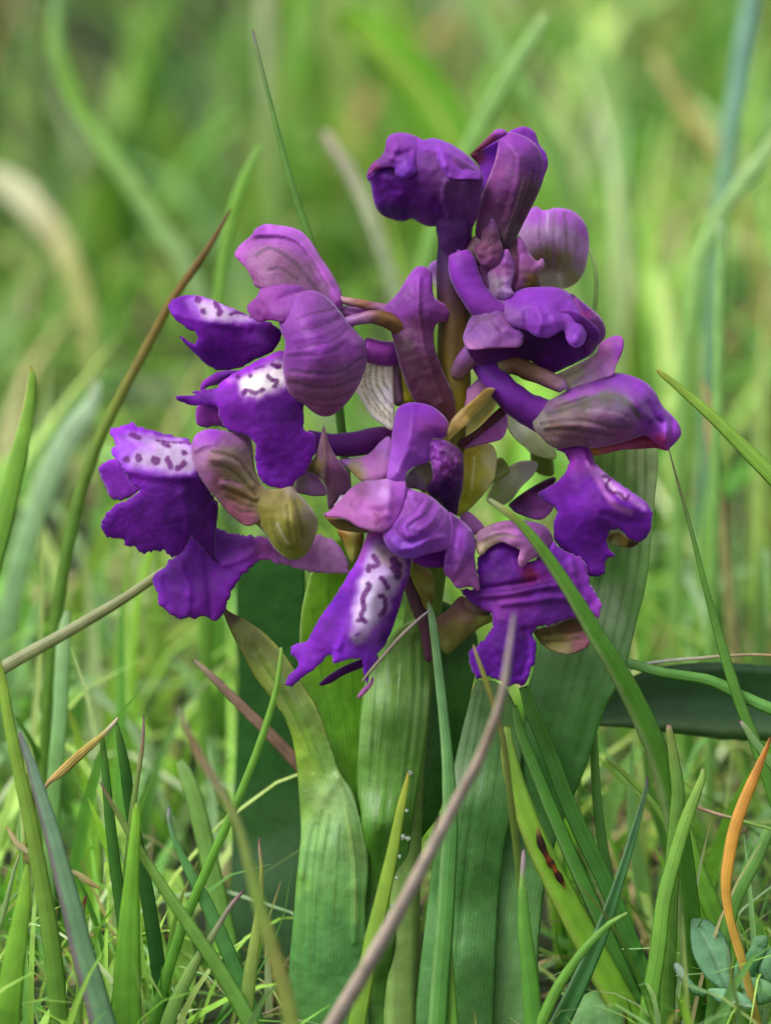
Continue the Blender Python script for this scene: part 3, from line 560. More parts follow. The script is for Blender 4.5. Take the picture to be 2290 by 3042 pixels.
patch('sepal', f, 3, '668 240 690 190 740 160 800 154 900 170 1010 180 1040 260 1060 420 1120 520 1180 560 1240 620 1200 650 1150 690 1080 735 1012 756 960 732 890 672 830 602 770 532 720 462 680 400 664 310',
      '680 250 200  900 170 150  1010 400 170  700 420 200  850 560 200  1010 740 190  1200 640 180  850 350 240', '7c6470', (24, 30), 70,
      cols=ck(3, '720 210 8a50b4 800 175 8040b0 900 220 7a5486 720 330 9a74a4 800 350 84666c 900 300 7c6c64 900 420 847658 820 480 8a6074 950 560 7c6040 900 640 8c5c70 1000 700 905c74 1080 600 8a7c50 1000 480 84785a 760 460 95689c 1160 620 7a7034'),
      strokes=[st(3, '790 290 880 310 960 350 1010 420 1080 500', 7, '4c4030', 8), st(3, '800 380 880 390 960 450 1060 560', 5, '564830', 6), st(3, '860 520 960 560 1050 600 1180 630', 6, '54462a', 6), st(3, '880 570 980 620 1080 640', 5, '604a30', 5), st(3, '960 660 1060 670 1140 660', 4, '644c38', 5), st(3, '830 490 900 480 970 510', 4, 'a878a4', 6)],
      ridges=[rd(3, '790 340 880 350 960 400 1040 500', 10, 10), rd(3, '850 490 960 530 1060 580', 9, 9), rd(3, '690 280 740 250 800 240', 10, 10)], wob=(5, 50), seed=28, bright=1.3)
patch('hood', f, 3, '1000 440 1090 505 1150 525 1220 518 1290 468 1312 540 1372 600 1432 690 1444 760 1414 860 1374 930 1310 964 1240 948 1168 884 1116 802 1060 742 1000 700 960 620 960 520',
      '1000 470 140  980 620 130  1300 500 150  1440 740 150  1300 950 190  1100 740 180  1280 700 240', '868434', (36, 45), 80,
      cols=ck(3, '1100 520 6a6034 1200 560 7a7040 1290 520 968a78 1200 660 787030 1300 640 8a8640 1390 680 a49c84 1430 780 a09878 1160 760 868430 1240 740 8c8a40 1330 780 80802c 1220 860 84862a 1300 900 7e802a 1380 860 908c58 1250 940 8a8a3c'),
      strokes=[st(3, '1190 740 1220 800 1250 850 1260 860', 7, 'b8b098', 5), st(3, '1250 620 1260 720 1280 840', 6, '5c581e', 6), st(3, '1300 600 1330 700 1350 820', 6, '646022', 6), st(3, '1160 700 1170 790 1220 880', 5, '6a6824', 5), st(3, '1230 940 1150 870', 3, 'c0bc9c', 4)],
      ridges=[rd(3, '1270 560 1290 680 1310 840', 12, 12), rd(3, '1180 700 1220 800 1260 870', 10, 9)], wob=(4, 45), seed=29, bright=1.25)

# --- flower seen from below, its lip spreading under the lowest left one
f = fl('1275 1640 10 22  1150 1640 40 26  1040 1645 60 30', '0 9a80b0 1 a888c0')
patch('lip', f, 3, '818 758 900 795 1000 814 1110 820 1200 850 1330 860 1450 800 1550 850 1600 900 1640 1000 1640 1056 1400 1042 1200 986 1092 964 1030 1010 970 1070 920 1140 890 1210 868 1300 838 1336 780 1338 740 1310 690 1326 640 1320 590 1332 540 1310 490 1262 455 1240 462 1200 440 1130 414 1090 440 1040 500 1010 530 960 600 920 660 800 740 780',
      '830 770 20  1100 830 60  1600 900 60  1400 1040 70  1000 1000 110  860 990 90  700 900 50  430 1080 60  700 1180 110  850 1320 100  560 1300 90  1300 950 90', LV, (5, 6), 26, th=6, mat=M_LIP, smooth=False, ragged=3.6, wob=(5, 60), seed=30,
      cols=ck(3, '700 900 6a28b4 600 970 5a1c9c 500 1060 58209a 650 1100 561a96 750 1200 5c2098 560 1250 5a1f96 820 1300 602098 900 1050 5a1a98 1000 980 602494 900 880 4a1280 1000 870 5c2890 1120 900 84509c 1250 960 946eb0 1400 980 a07cb8 1550 960 a684bc 1450 870 b090c4'),
      ridges=[rd(3, '860 990 960 960 1050 915', 12, 14), rd(3, '600 1010 640 1150 640 1300', 12, 9), rd(3, '760 1010 780 1150 780 1320', 12, -8), rd(3, '500 1080 520 1240', 10, -7)])

# --- mauve bracts between the left flowers
patch('bract', orchid, 3, '1480 133 1502 200 1542 300 1600 380 1640 440 1645 530 1570 620 1512 652 1500 570 1475 480 1400 425 1340 402 1420 330 1455 230', '1480 150 130  1400 400 120  1640 480 120  1510 640 110  1500 380 150', '7c5a78', (14, 14), 35, cols=ck(3, '1480 180 8a6080 1480 300 7a5a70 1430 380 746438 1550 400 7e5080 1520 560 64485c 1600 500 845c84'), strokes=[st(3, '1481 170 1483 280 1485 400 1490 470', 4, '5e5430', 4)], ridges=[rd(3, '1481 170 1483 300 1490 470', 8, 12)], seed=31)
patch('bract', orchid, 3, '1310 470 1340 420 1400 420 1470 480 1500 560 1420 570 1360 560 1310 540', '1400 500 80', 'a080b4', (10, 10), 30, cols=ck(3, '1330 480 9a8a90 1420 500 a680ba'), seed=32)
tube('pedicel', orchid, 4, '1000 390 -20 28  800 360 0 38  620 390 20 38  420 400 30 34  240 360 40 30', '0 7a3aa0 .4 5a1c80 1 7834b4', mat=M_HOOD)
patch('bract', orchid, 4, '480 505 560 492 680 465 770 375 832 342 852 450 840 600 740 655 640 650 560 580', '500 520 80  840 360 90  700 600 130', 'a068c0', (14, 14), 30, cols=ck(4, '540 520 a878d0 700 500 a068b8 820 400 a874d0 760 600 a46ab4 580 600 9a8a50 560 540 9a9060'), seed=33)

# --- middle flower facing the camera
f = fl('1290 1560 60 24  1230 1540 150 26  1180 1500 220 28', '0 6a6a30 1 80703a')
patch('spur', f, 4, '845 345 868 200 892 140 960 107 1050 109 1130 134 1200 188 1242 250 1236 312 1200 358 1140 352 1108 400 1112 500 1080 525 1000 552 950 592 932 645 820 650 818 560 838 450',
      '900 150 150  1050 115 150  1230 270 160  1100 480 200  870 640 250  840 400 200  1000 330 220', '7c3cb4', (30, 40), 60, cols=ck(4, '960 130 6e2cb0 1080 150 7634b4 1180 230 7a3aac 950 220 7438a8 1060 260 7c3ea4 960 360 8648bc 1050 420 8a50bc 900 480 8c50c4 880 600 9a60cc 1200 320 7434a4'), wob=(4, 50), ridges=[rd(4, '1000 130 980 280 950 420 900 580', 12, 8), rd(4, '1060 350 1050 450', 10, -6)], seed=34)
patch('petal', f, 4, '1105 375 1180 358 1262 390 1332 450 1346 560 1336 700 1312 800 1296 884 1240 855 1180 800 1108 745 1088 702 1130 620 1118 540 1100 450', '1120 400 200  1330 460 160  1300 870 120  1100 720 170  1250 550 210', '481a72', (24, 30), 50,
      cols=ck(4, '1150 400 8a4cbc 1240 430 7a4a98 1300 470 704088 1140 480 8a4ab8 1160 570 7c449c 1230 540 6a2c84 1300 580 4a1866 1220 680 340c54 1280 780 3a1058 1150 720 3a1258'), ridges=[rd(4, '1150 420 1230 450 1300 520', 7, 12), rd(4, '1200 400 1260 470 1280 540', 6, -12), rd(4, '1130 500 1190 520 1250 590', 6, -8), rd(4, '1160 450 1180 520 1170 600', 7, 10)], wob=(11, 22), h=5, seed=35)
patch('petal', f, 4, '935 640 990 562 1068 524 1120 530 1142 600 1122 660 1085 725 1020 705 950 690', '940 640 190  1100 540 160  1080 700 160', '8a8084', (10, 10), 30, cols=ck(4, '970 620 7a6c80 1060 570 98927c 1100 620 a09c80 1040 680 8a6c98 1000 650 84707c'), strokes=[st(4, '1000 600 1020 640 1010 690', 4, '6a4a80', 4), st(4, '1080 560 1090 620', 4, '70604c', 4)], seed=36)
patch('sepal', f, 4, '372 884 420 850 500 770 560 700 640 652 730 640 820 634 930 640 947 700 932 800 900 890 850 962 780 1002 720 997 620 972 560 932 500 908 430 902', '380 885 240  640 655 220  930 650 250  780 990 330  560 920 290  760 800 310  900 850 300', 'a066bc', (16, 25), 50,
      cols=ck(4, '440 870 a868b4 560 780 a066ac 640 700 7e5488 740 680 9068a8 800 720 b894d4 870 720 a864d4 900 800 9a58c4 660 850 ac6cc0 760 900 9c58a8 720 960 b07abc 840 900 9a5cc0 560 880 b070bc'),
      strokes=[st(4, '730 880 770 920 740 950', 8, '84488c', 9), st(4, '640 690 600 760 560 820', 6, '8a5a90', 8)], ridges=[rd(4, '820 660 830 760 820 880', 14, 12), rd(4, '680 850 760 860 850 840', 12, -6)], wob=(5, 45), seed=37)
patch('sepal', f, 4, '380 890 440 905 520 915 600 960 690 990 660 1010 560 1000 480 985 420 940', '390 900 220  670 1000 240', '6a5228', (6, 6), 20, cols=ck(4, '400 910 7a5a28 560 970 6a6028'), seed=38)
patch('hood', f, 4, '925 690 1020 718 1120 758 1200 828 1246 872 1256 960 1246 1060 1226 1122 1100 1152 1000 1182 930 1182 860 1152 808 1092 786 1012 840 965 900 888 930 800', '930 700 240  1200 830 220  1240 1050 270  950 1180 350  800 1030 320  1030 950 340', '8446ba', (34, 40), 70,
      cols=ck(4, '960 760 9860c4 1060 790 9050bc 1160 850 9456c4 940 860 8a50b0 1040 900 8648b4 1160 950 9252c4 880 960 7a40ac 980 1000 7e40b4 1100 1040 8244bc 1200 1060 8a4cc0 900 1100 8048c4 1000 1130 8450d0'),
      strokes=[st(4, '1060 780 1010 850 940 900 890 960 900 1030 980 1060', 5, '5e3884', 5), st(4, '1130 800 1080 880 1010 920 960 980 1040 1010', 5, '5e3488', 5), st(4, '950 750 970 820 930 870', 5, '68448a', 5), st(4, '1200 880 1160 960 1080 1030 980 1070 900 1060', 4, '6a2ca4', 5), st(4, '1010 740 1020 800 990 840', 4, '684488', 4)],
      ridges=[rd(4, '1090 790 1040 880 960 930 930 980 960 1030', 8, 12), rd(4, '1170 840 1120 930 1060 980', 9, 12), rd(4, '830 1050 900 1120 1000 1110 1110 1060 1200 1040', 9, 12), rd(4, '870 1000 950 1070 1060 1040', 8, -10), rd(4, '970 760 960 850', 8, 9)], wob=(6, 32), seed=39)
patch('sepal', f, 4, '1240 868 1300 898 1372 958 1412 1010 1428 1100 1420 1170 1432 1260 1456 1380 1440 1412 1390 1382 1300 1392 1250 1330 1208 1282 1218 1150 1252 1000', '1250 880 220  1410 1020 180  1440 1390 220  1230 1280 260  1320 1100 260', '8c54bc', (18, 22), 50,
      cols=ck(4, '1290 930 8448b4 1370 1000 9058c4 1400 1100 8c54c4 1300 1080 8844c0 1250 1200 8a50bc 1330 1220 9058b4 1400 1300 9a62b0 1300 1340 9a5cb0 1430 1380 a468b4'), ridges=[rd(4, '1300 930 1280 1080 1240 1220', 10, -12), rd(4, '1370 1000 1360 1130 1290 1280', 12, 10), rd(4, '1400 1180 1340 1260 1280 1350', 8, -7)], wob=(7, 40), seed=40)
patch('petal', f, 4, '985 1195 1100 1140 1235 1100 1232 1180 1222 1242 1120 1252 1060 1242', '1000 1200 240  1220 1120 200  1200 1240 210', '5c1c8c', (8, 8), 25, mat=M_LIP, seed=41)
patch('lip', f, 4, '680 1000 780 980 830 1080 900 1150 985 1190 972 1300 932 1420 892 1560 850 1680 800 1790 745 1850 745 1905 722 1930 702 1960 675 2055 652 1992 640 1880 560 1880 500 1900 442 1915 430 1850 390 1862 370 1900 300 1960 240 2000 160 2072 106 2062 130 2000 202 1932 190 1880 148 1850 150 1798 200 1772 258 1762 310 1662 370 1562 440 1470 500 1372 560 1272 612 1190 645 1100',
      '700 1020 230  900 1160 240  960 1300 220  880 1560 230  760 1830 250  670 2040 260  600 1200 240  450 1460 240  270 1750 240  120 2060 230  700 1400 310  600 1700 330  820 1300 300  500 1650 300  350 1850 270',
      LV, (5, 6), 26, th=6, h=3.6, mat=M_LIP, smooth=False, ragged=1.2, wob=(4, 60), seed=42,
      cols=ck(4, '700 1080 7a4a90 560 1350 6426ac 480 1500 5414a0 400 1640 561898 320 1750 5a1c9c 250 1850 6428ac 180 1980 5c1ea0 400 1800 5c1c9e 480 1800 7430d0 560 1800 8844e8 660 1820 7c3cdc 680 1950 6a2cc0 900 1400 541488 860 1600 44107c 800 1720 3e0c74 700 1700 8c50e0'),
      strokes=[rg(4, '700 1060 800 1080 900 1170 950 1210 930 1330 870 1450 830 1560 790 1660 740 1740 660 1790 560 1790 530 1710 560 1600 590 1480 610 1380 630 1260 660 1150', 16, '7a46c4'), rg(4, '720 1080 820 1120 930 1210 910 1330 850 1450 800 1560 750 1640 700 1690 640 1760 570 1740 580 1640 610 1540 650 1420 650 1280 680 1160', 14, 'b4a6d6'), rg(4, '640 1340 720 1330 760 1450 720 1580 660 1640 590 1600 610 1480', 22, 'd2caec'), rg(4, '740 1080 830 1140 920 1210 900 1300 830 1250 740 1180', 16, 'a08c9c'),
               st(4, '720 1170 750 1215 740 1235 690 1245 685 1270', 9, SPT, 3), st(4, '860 1195 870 1225 895 1240 860 1250 890 1285 885 1305', 13, SPT, 3), st(4, '770 1320 800 1350 820 1390', 8, SPT, 3), st(4, '685 1365 690 1385 655 1440 645 1470', 10, SPT, 3), st(4, '645 1490 655 1530 635 1570 640 1600', 9, SPT, 3), st(4, '615 1615 640 1610 665 1622', 8, SPT, 3), st(4, '765 1445 790 1450 800 1480 800 1530 780 1570', 8, SPT, 3), st(4, '760 1575 765 1590', 5, SPT, 2), st(4, '600 1715 620 1708', 11, '7030c8', 3), st(4, '740 1660 735 1700', 4, '8a50c8', 3)],
      ridges=[rd(4, '620 1250 560 1450 520 1620 480 1800', 12, 8), rd(4, '900 1350 830 1600 740 1840', 14, -12)])
patch('petal', f, 4, '342 2066 390 2010 480 1950 560 1912 640 1880 740 1850 745 1900 640 1945 520 1992 420 2052', '350 2060 200  640 1900 210', '3c0c5c', (5, 6), 14, mat=M_LIP, seed=43)
patch('tip', f, 4, '605 2150 640 2090 690 2048 715 2000 722 2040 690 2092 640 2142', '650 2100 245', 'b078b8', (5, 5), 12, seed=44)
patch('ovary', f, 4, '470 985 560 968 650 1000 645 1100 612 1190 575 1224 545 1180 510 1080', '480 990 150  640 1010 170  570 1210 160', '746428', (24, 24), 40, cols=ck(4, '500 1000 7a5c24 600 1020 6e6424 570 1180 84843c'), seed=45, bright=1.4, mat=M_STEM)
patch('ovary', f, 4, '985 1205 1060 1238 1130 1290 1142 1400 1132 1500 1082 1545 1040 1450 992 1350 972 1262', '1000 1220 150  1130 1300 130  1090 1530 120', '6e6426', (24, 24), 40, cols=ck(4, '1010 1240 6a6a20 1080 1320 786c2c 1100 1450 6a5a24 1120 1400 8a8a4c'), seed=46, bright=1.3, mat=M_STEM)
tube('pedicel', orchid, 4, '960 1280 110 22  1000 1420 95 24  1050 1560 80 24  1090 1700 70 20  1105 1900 60 14', '0 5a2a50 .5 5a3c48 1 60304c')

# --- yellowish bracts and pale sepals round the stem
patch('bract', orchid, 4, '1345 440 1420 408 1520 388 1566 440 1572 520 1552 640 1490 732 1420 812 1350 872 1292 892 1308 800 1334 700 1344 560', '1350 450 60  1560 500 30  1300 880 70  1440 620 90', '8f8f28', (20, 22), 40, cols=ck(4, '1400 500 9a9430 1450 600 949430 1540 520 b0aa80 1510 680 a8a468 1360 760 8e9028 1330 860 949a30 1430 700 8c8c24'), strokes=[st(4, '1420 480 1410 600 1400 700', 5, 'c0ba80', 5)], seed=47, bright=1.6)
patch('bract', orchid, 5, '58 705 66 630 115 560 235 455 290 408 345 412 362 480 322 565 256 632 175 692 100 732', '80 700 70  330 450 50  200 570 90', '8e8a24', (12, 14), 26, cols=ck(5, '100 680 9c9a4c 200 570 8f8c24 300 480 8a8824 160 600 b8b480'), seed=48, bright=1.6)
patch('sepal', orchid, 5, '78 590 130 450 200 390 270 330 300 375 288 432 200 528 70 645', '100 570 30  280 370 30', 'b078c4', (8, 8), 25, cols=ck(5, '110 540 b070c4 200 420 b888c8 270 370 b080c0'), seed=49)
patch('sepal', orchid, 5, '100 738 180 690 250 640 330 560 400 500 440 480 420 540 390 580 250 690 150 760', '150 730 40  400 520 30', '5c3044', (8, 8), 18, seed=50)
patch('sepal', orchid, 5, '148 775 200 700 320 610 400 540 418 620 392 702 340 728 240 748', '170 760 20  400 560 10  380 700 30', 'b070cc', (10, 10), 30, cols=ck(5, '200 730 b076c8 340 680 ae6ccc 400 600 c090e0'), seed=51)
patch('sepal', orchid, 2, '1308 978 1400 970 1485 985 1495 1150 1500 1398 1420 1372 1350 1312 1290 1212 1262 1150', '1310 1000 10  1480 1000 -10  1490 1380 50  1290 1180 30', 'f2efe6', (16, 16), 40, cols=ck(2, '1330 1060 f6f3ea 1400 1100 f0ece2 1470 1200 e6def0 1400 1300 f4f1e8'),
      strokes=[st(2, '1330 1000 1320 1120 1380 1240 1480 1360', 4, '9a9270', 4), st(2, '1360 990 1350 1110 1400 1220 1485 1320', 4, '90886a', 4), st(2, '1395 985 1390 1100 1430 1190 1490 1270', 4, '8c846c', 4), st(2, '1430 985 1430 1080 1460 1160', 4, '8a8074', 4), st(2, '1300 1130 1340 1230 1440 1340', 3, 'a8a080', 4)],
      ridges=[rd(2, '1345 990 1335 1115 1390 1230 1480 1340', 6, 7), rd(2, '1375 990 1370 1105 1415 1205 1488 1295', 6, 7)], seed=52, bright=1.1)
patch('ovary', orchid, 2, '1480 985 1530 985 1545 1100 1560 1240 1500 1250 1485 1120', '1510 1000 -20', '86607a', (14, 14), 25, seed=53, mat=M_STEM)
patch('ovary', orchid, 2, '1528 990 1570 1040 1600 1130 1625 1240 1545 1240 1530 1100', '1550 1000 -30', '8e8a1e', (14, 14), 30, seed=54, bright=1.5, mat=M_STEM)

# --- right flower: closed hood in profile with a hanging lip
f = fl('1480 1095 60 22  1530 1085 70 27  1590 1110 76 27  1680 1150 80 22', '0 8a7a60 .3 5c4022 .65 6a4c38 .9 90687c 1 b088b8', wob=.12)
tube('spur', f, 5, '215 180 10 26  270 260 35 34  340 350 60 40  420 440 75 44  520 520 60 48  620 570 45 52  700 600 40 48', '0 5a30a0 .2 6a30b8 .6 7632bc 1 8442c0', mat=M_HOOD, wob=.03)
patch('sepal', f, 5, '690 335 780 290 930 210 970 140 1050 95 1100 100 1112 150 1092 220 1062 280 1050 330 960 360 860 400 780 420 720 380', '720 350 30  1090 110 10  960 300 50', 'b084bc', (14, 14), 40, cols=ck(5, '740 350 b0a890 840 310 a8a084 900 270 b088b4 1000 180 a868b4 1080 130 9a58bc 1080 170 8a3cb8 1000 290 b480cc 900 350 b494c0'), strokes=[st(5, '760 340 860 290 960 200', 4, '8a8070', 5), st(5, '800 380 920 310 1020 220', 4, '9a7ca0', 5)], seed=56)
patch('hood', f, 5, '568 600 590 540 640 492 720 452 800 402 900 352 980 330 1060 316 1150 330 1240 370 1300 430 1342 510 1400 570 1440 620 1456 680 1432 722 1392 762 1368 782 1300 740 1240 690 1160 715 1050 745 950 765 880 758 820 755 720 770 660 742 610 692 575 650',
      '580 600 90  900 350 40  1150 330 40  1340 510 50  1450 680 60  1250 690 110  900 750 120  650 720 110  950 560 160  1200 500 130', '84589a', (40, 60), 100,
      cols=ck(5, '610 600 98908c 680 520 8a6c90 800 430 8c50b8 950 370 8844c0 1080 340 8440c4 1200 390 8038bc 1280 470 7a30b4 900 410 905cb4 760 530 80706c 880 500 6e665c 1000 470 6a6464 1100 510 766a80 1180 570 7a5894 1230 520 7e44b4 700 640 80645c 850 600 7e646c 1000 600 7a5880 1120 620 745090 800 700 886878 950 690 845c88 1100 690 8a5090 1250 620 7434a4 1320 560 6a24a4 1350 630 8a4cd0 1420 640 8a44c4 1400 720 8a3cb0 1440 680 9048c8 1330 720 8a2c74'),
      strokes=[st(5, '660 560 800 520 920 470 1030 450 1130 490 1200 570', 12, '5e5a54', 10), st(5, '620 620 760 600 880 600 1020 640 1150 640', 7, '5a4858', 7), st(5, '640 660 780 650 920 670 1060 690', 5, '604a5a', 6), st(5, '700 700 820 705 940 720', 4, '6c4c60', 5), st(5, '1270 610 1300 590 1340 600', 12, '4a0f74', 8), st(5, '900 540 1040 550 1140 590', 5, '93789a', 8)],
      ridges=[rd(5, '720 500 900 430 1050 410 1160 450 1230 560', 12, 12), rd(5, '680 540 840 490 1000 465 1130 510 1210 600', 9, -9), rd(5, '1260 500 1300 580 1340 620', 9, -14), rd(5, '1340 560 1370 640 1360 720', 9, 14), rd(5, '1400 600 1400 680', 8, -9), rd(5, '650 640 820 630 1000 655', 8, 7)], wob=(5, 50), seed=57)
patch('petal', f, 5, '905 770 1000 745 1120 715 1240 680 1310 700 1370 780 1300 767 1200 772 1100 778 1000 802 920 812', '920 790 80  1240 690 70  1360 775 70', '9a3a5c', (8, 8), 20, cols=ck(5, '930 790 b0783c 1000 770 a85c70 1100 750 94487c 1230 720 8c3c68 1300 740 943c68 1350 775 b04a70'), strokes=[st(5, '1240 690 1260 770', 3, '701838', 3), st(5, '1280 690 1310 765', 3, '701838', 3)], seed=58)
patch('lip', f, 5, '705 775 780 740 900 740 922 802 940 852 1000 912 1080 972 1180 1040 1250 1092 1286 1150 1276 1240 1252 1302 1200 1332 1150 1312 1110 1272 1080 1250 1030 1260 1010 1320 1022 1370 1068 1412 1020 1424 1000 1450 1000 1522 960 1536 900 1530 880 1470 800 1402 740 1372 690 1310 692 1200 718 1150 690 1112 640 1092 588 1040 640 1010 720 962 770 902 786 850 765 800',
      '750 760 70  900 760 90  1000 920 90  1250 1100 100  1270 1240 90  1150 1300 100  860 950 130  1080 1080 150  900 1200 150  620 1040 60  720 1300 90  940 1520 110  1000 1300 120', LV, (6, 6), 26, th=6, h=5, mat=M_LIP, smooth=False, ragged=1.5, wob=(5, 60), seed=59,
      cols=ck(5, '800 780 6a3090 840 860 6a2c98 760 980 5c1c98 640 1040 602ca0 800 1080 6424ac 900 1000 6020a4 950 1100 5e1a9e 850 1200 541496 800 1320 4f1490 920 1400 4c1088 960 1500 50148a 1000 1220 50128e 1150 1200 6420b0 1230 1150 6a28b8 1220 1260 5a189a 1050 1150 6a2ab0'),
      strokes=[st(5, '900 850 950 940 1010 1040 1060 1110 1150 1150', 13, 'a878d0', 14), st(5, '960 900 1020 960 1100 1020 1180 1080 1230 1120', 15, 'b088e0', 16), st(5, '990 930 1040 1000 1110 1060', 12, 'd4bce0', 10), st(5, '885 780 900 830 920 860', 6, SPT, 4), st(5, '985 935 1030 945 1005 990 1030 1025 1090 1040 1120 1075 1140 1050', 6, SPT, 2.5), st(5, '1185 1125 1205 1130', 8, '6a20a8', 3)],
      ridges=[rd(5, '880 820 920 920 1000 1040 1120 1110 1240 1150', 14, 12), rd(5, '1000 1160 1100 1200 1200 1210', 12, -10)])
patch('ovary', f, 5, '1018 1282 1080 1262 1130 1300 1205 1330 1150 1362 1060 1352 1018 1330', '1080 1300 60', '9a8a3c', (10, 10), 20, cols=ck(5, '1040 1300 9c8c40 1110 1320 a89640 1160 1345 4a3010 1040 1340 b8c0a0'), seed=60)

# --- lowest right flower
f = fl('1285 1900 60 26  1350 1850 90 44  1420 1800 120 44  1470 1760 130 30', '0 7a7a3a .5 6a5238 1 6a4a5a')
patch('hood', f, 5, '228 1285 300 1230 400 1200 520 1200 620 1220 675 1270 690 1340 640 1402 560 1432 500 1482 478 1440 490 1372 440 1352 380 1330 310 1362 270 1402 235 1392', '240 1290 160  520 1205 140  680 1300 130  500 1470 210  300 1380 200  480 1300 210', '9a6aa4', (16, 20), 40,
      cols=ck(5, '270 1300 8a6888 400 1250 a070a8 500 1240 9a60b4 600 1250 84549c 660 1300 6a4478 560 1350 a070b4 500 1420 a87ab0 640 1360 74408c 300 1370 b0a080 260 1390 c0b090'), strokes=[st(5, '260 1330 360 1290 470 1300', 5, '8a8060', 6), st(5, '330 1250 450 1240 560 1270', 4, '7a5480', 5)], ridges=[rd(5, '250 1310 380 1260 520 1280 620 1350', 10, 8)], wob=(6, 36), seed=61, bright=1.15)
patch('lip', f, 5, '235 1425 300 1350 400 1312 490 1372 490 1470 600 1425 690 1330 750 1372 850 1422 892 1462 902 1562 952 1642 982 1702 962 1782 900 1752 820 1782 740 1802 680 1822 590 1842 570 1882 592 1962 582 2052 552 2112 520 2182 480 2182 420 2187 350 2152 300 2132 230 2152 190 2072 184 1992 240 1940 300 1882 332 1832 320 1762 250 1722 180 1682 128 1612 240 1610',
      '250 1430 170  450 1350 180  700 1350 150  890 1470 130  970 1720 140  800 1780 170  140 1610 170  300 1600 200  600 1560 190  500 1680 225  580 1850 220  400 2170 230  200 2050 200  400 1950 250  720 1640 190', LV, (5, 6), 26, th=6, mat=M_LIP, smooth=False, ragged=3.6, wob=(8, 50), seed=62,
      cols=ck(5, '280 1450 501490 400 1400 551896 450 1520 4a1280 300 1560 461078 200 1640 481278 600 1480 5a1f88 560 1520 6a1c50 720 1430 5c2a9c 840 1480 6a34a4 800 1600 521a88 930 1660 8440c8 960 1720 9450d0 450 1640 602c88 600 1620 52208a 700 1720 5a2c98 400 1720 642c90 480 1850 521a88 350 1900 481280 450 2000 5a20a0 300 2050 521896 520 2080 6424b0 420 2150 5c1ea4 570 1950 52189a'),
      strokes=[st(5, '230 1640 400 1620 560 1590 700 1560', 5, '3a0c60', 6)], ridges=[rd(5, '240 1650 420 1640 600 1600 760 1580', 10, 14), rd(5, '250 1610 400 1590 580 1560', 8, -12), rd(5, '380 1700 560 1680 740 1660 880 1680', 9, 10), rd(5, '450 1820 460 1950 420 2100', 12, 9), rd(5, '520 1860 540 2000 500 2120', 10, -8), rd(5, '800 1440 820 1560 860 1680', 9, 10)])
patch('sepal', f, 5, '580 1852 700 1820 800 1775 862 1790 902 1880 907 1942 850 1982 760 2002 650 1962 590 1902', '600 1870 150  880 1850 130  760 1990 190', '6e5c30', (10, 12), 30, cols=ck(5, '640 1870 7a7030 760 1830 644c24 860 1840 5c4428 700 1930 767438 850 1940 7c4c58 890 1900 805064 760 1980 7e7050'), strokes=[st(5, '620 1880 740 1870 860 1860', 4, '504020', 5), st(5, '640 1920 750 1920 850 1910', 4, '564a24', 5)], ridges=[rd(5, '620 1895 740 1890 860 1885', 8, 6)], seed=63, bright=1.3)
patch('ovary', f, 5, '-20 1800 60 1730 140 1650 200 1695 322 1765 330 1800 250 1842 150 1932 60 2002 5 1940', '0 1800 90  300 1780 130  40 1980 100  150 1800 140', '6c5836', (26, 26), 45, cols=ck(5, '60 1760 6a4c3a 150 1700 5c3844 200 1760 644c38 280 1790 8a8c40 100 1860 6e6430 60 1950 76743c'), seed=64, bright=1.3, mat=M_STEM)

# --- pale flower turned away behind the right one
f = fl('1345 1480 -60 22  1420 1430 -140 26  1500 1380 -200 30', '0 8a9050 1 a0a868')
patch('hood', f, 5, '395 540 480 555 560 620 640 700 700 770 705 830 640 830 560 800 520 760 470 720 420 650', '420 560 -210  680 800 -220  520 680 -170', 'b4bc90', (24, 26), 50, cols=ck(5, '430 580 a4b078 500 640 ccd0b4 580 720 a8b070 660 790 92a050'), seed=65, bright=1.3)
patch('sepal', f, 5, '290 1070 340 960 400 895 480 848 560 840 600 862 570 930 500 1000 430 1090 340 1110', '320 1060 -180  580 860 -220', 'b0b89c', (14, 14), 40, cols=ck(5, '340 1030 98a870 440 930 b8bca8 540 880 bcb8c4 400 1060 a0a880'), seed=66, bright=1.3)
patch('lip', f, 5, '430 1095 560 1000 690 938 700 975 620 1040 700 1100 620 1195 480 1160 440 1130', '440 1090 -150  690 950 -190  600 1180 -120', '6a4a80', (8, 8), 24, mat=M_LIP, cols=ck(5, '480 1070 3c1848 600 990 34103c 680 955 38143c 520 1120 6a4488 620 1080 8450a8 600 1160 8a5cac'), seed=67)
patch('sepal', f, 5, '130 1170 180 1145 240 1190 280 1245 250 1290 180 1260', '200 1210 60', 'b480cc', (10, 10), 24, seed=68)
patch('sepal', f, 5, '560 780 640 790 690 840 690 930 600 920 560 860', '620 860 -240', '7f9440', (14, 14), 30, seed=69)

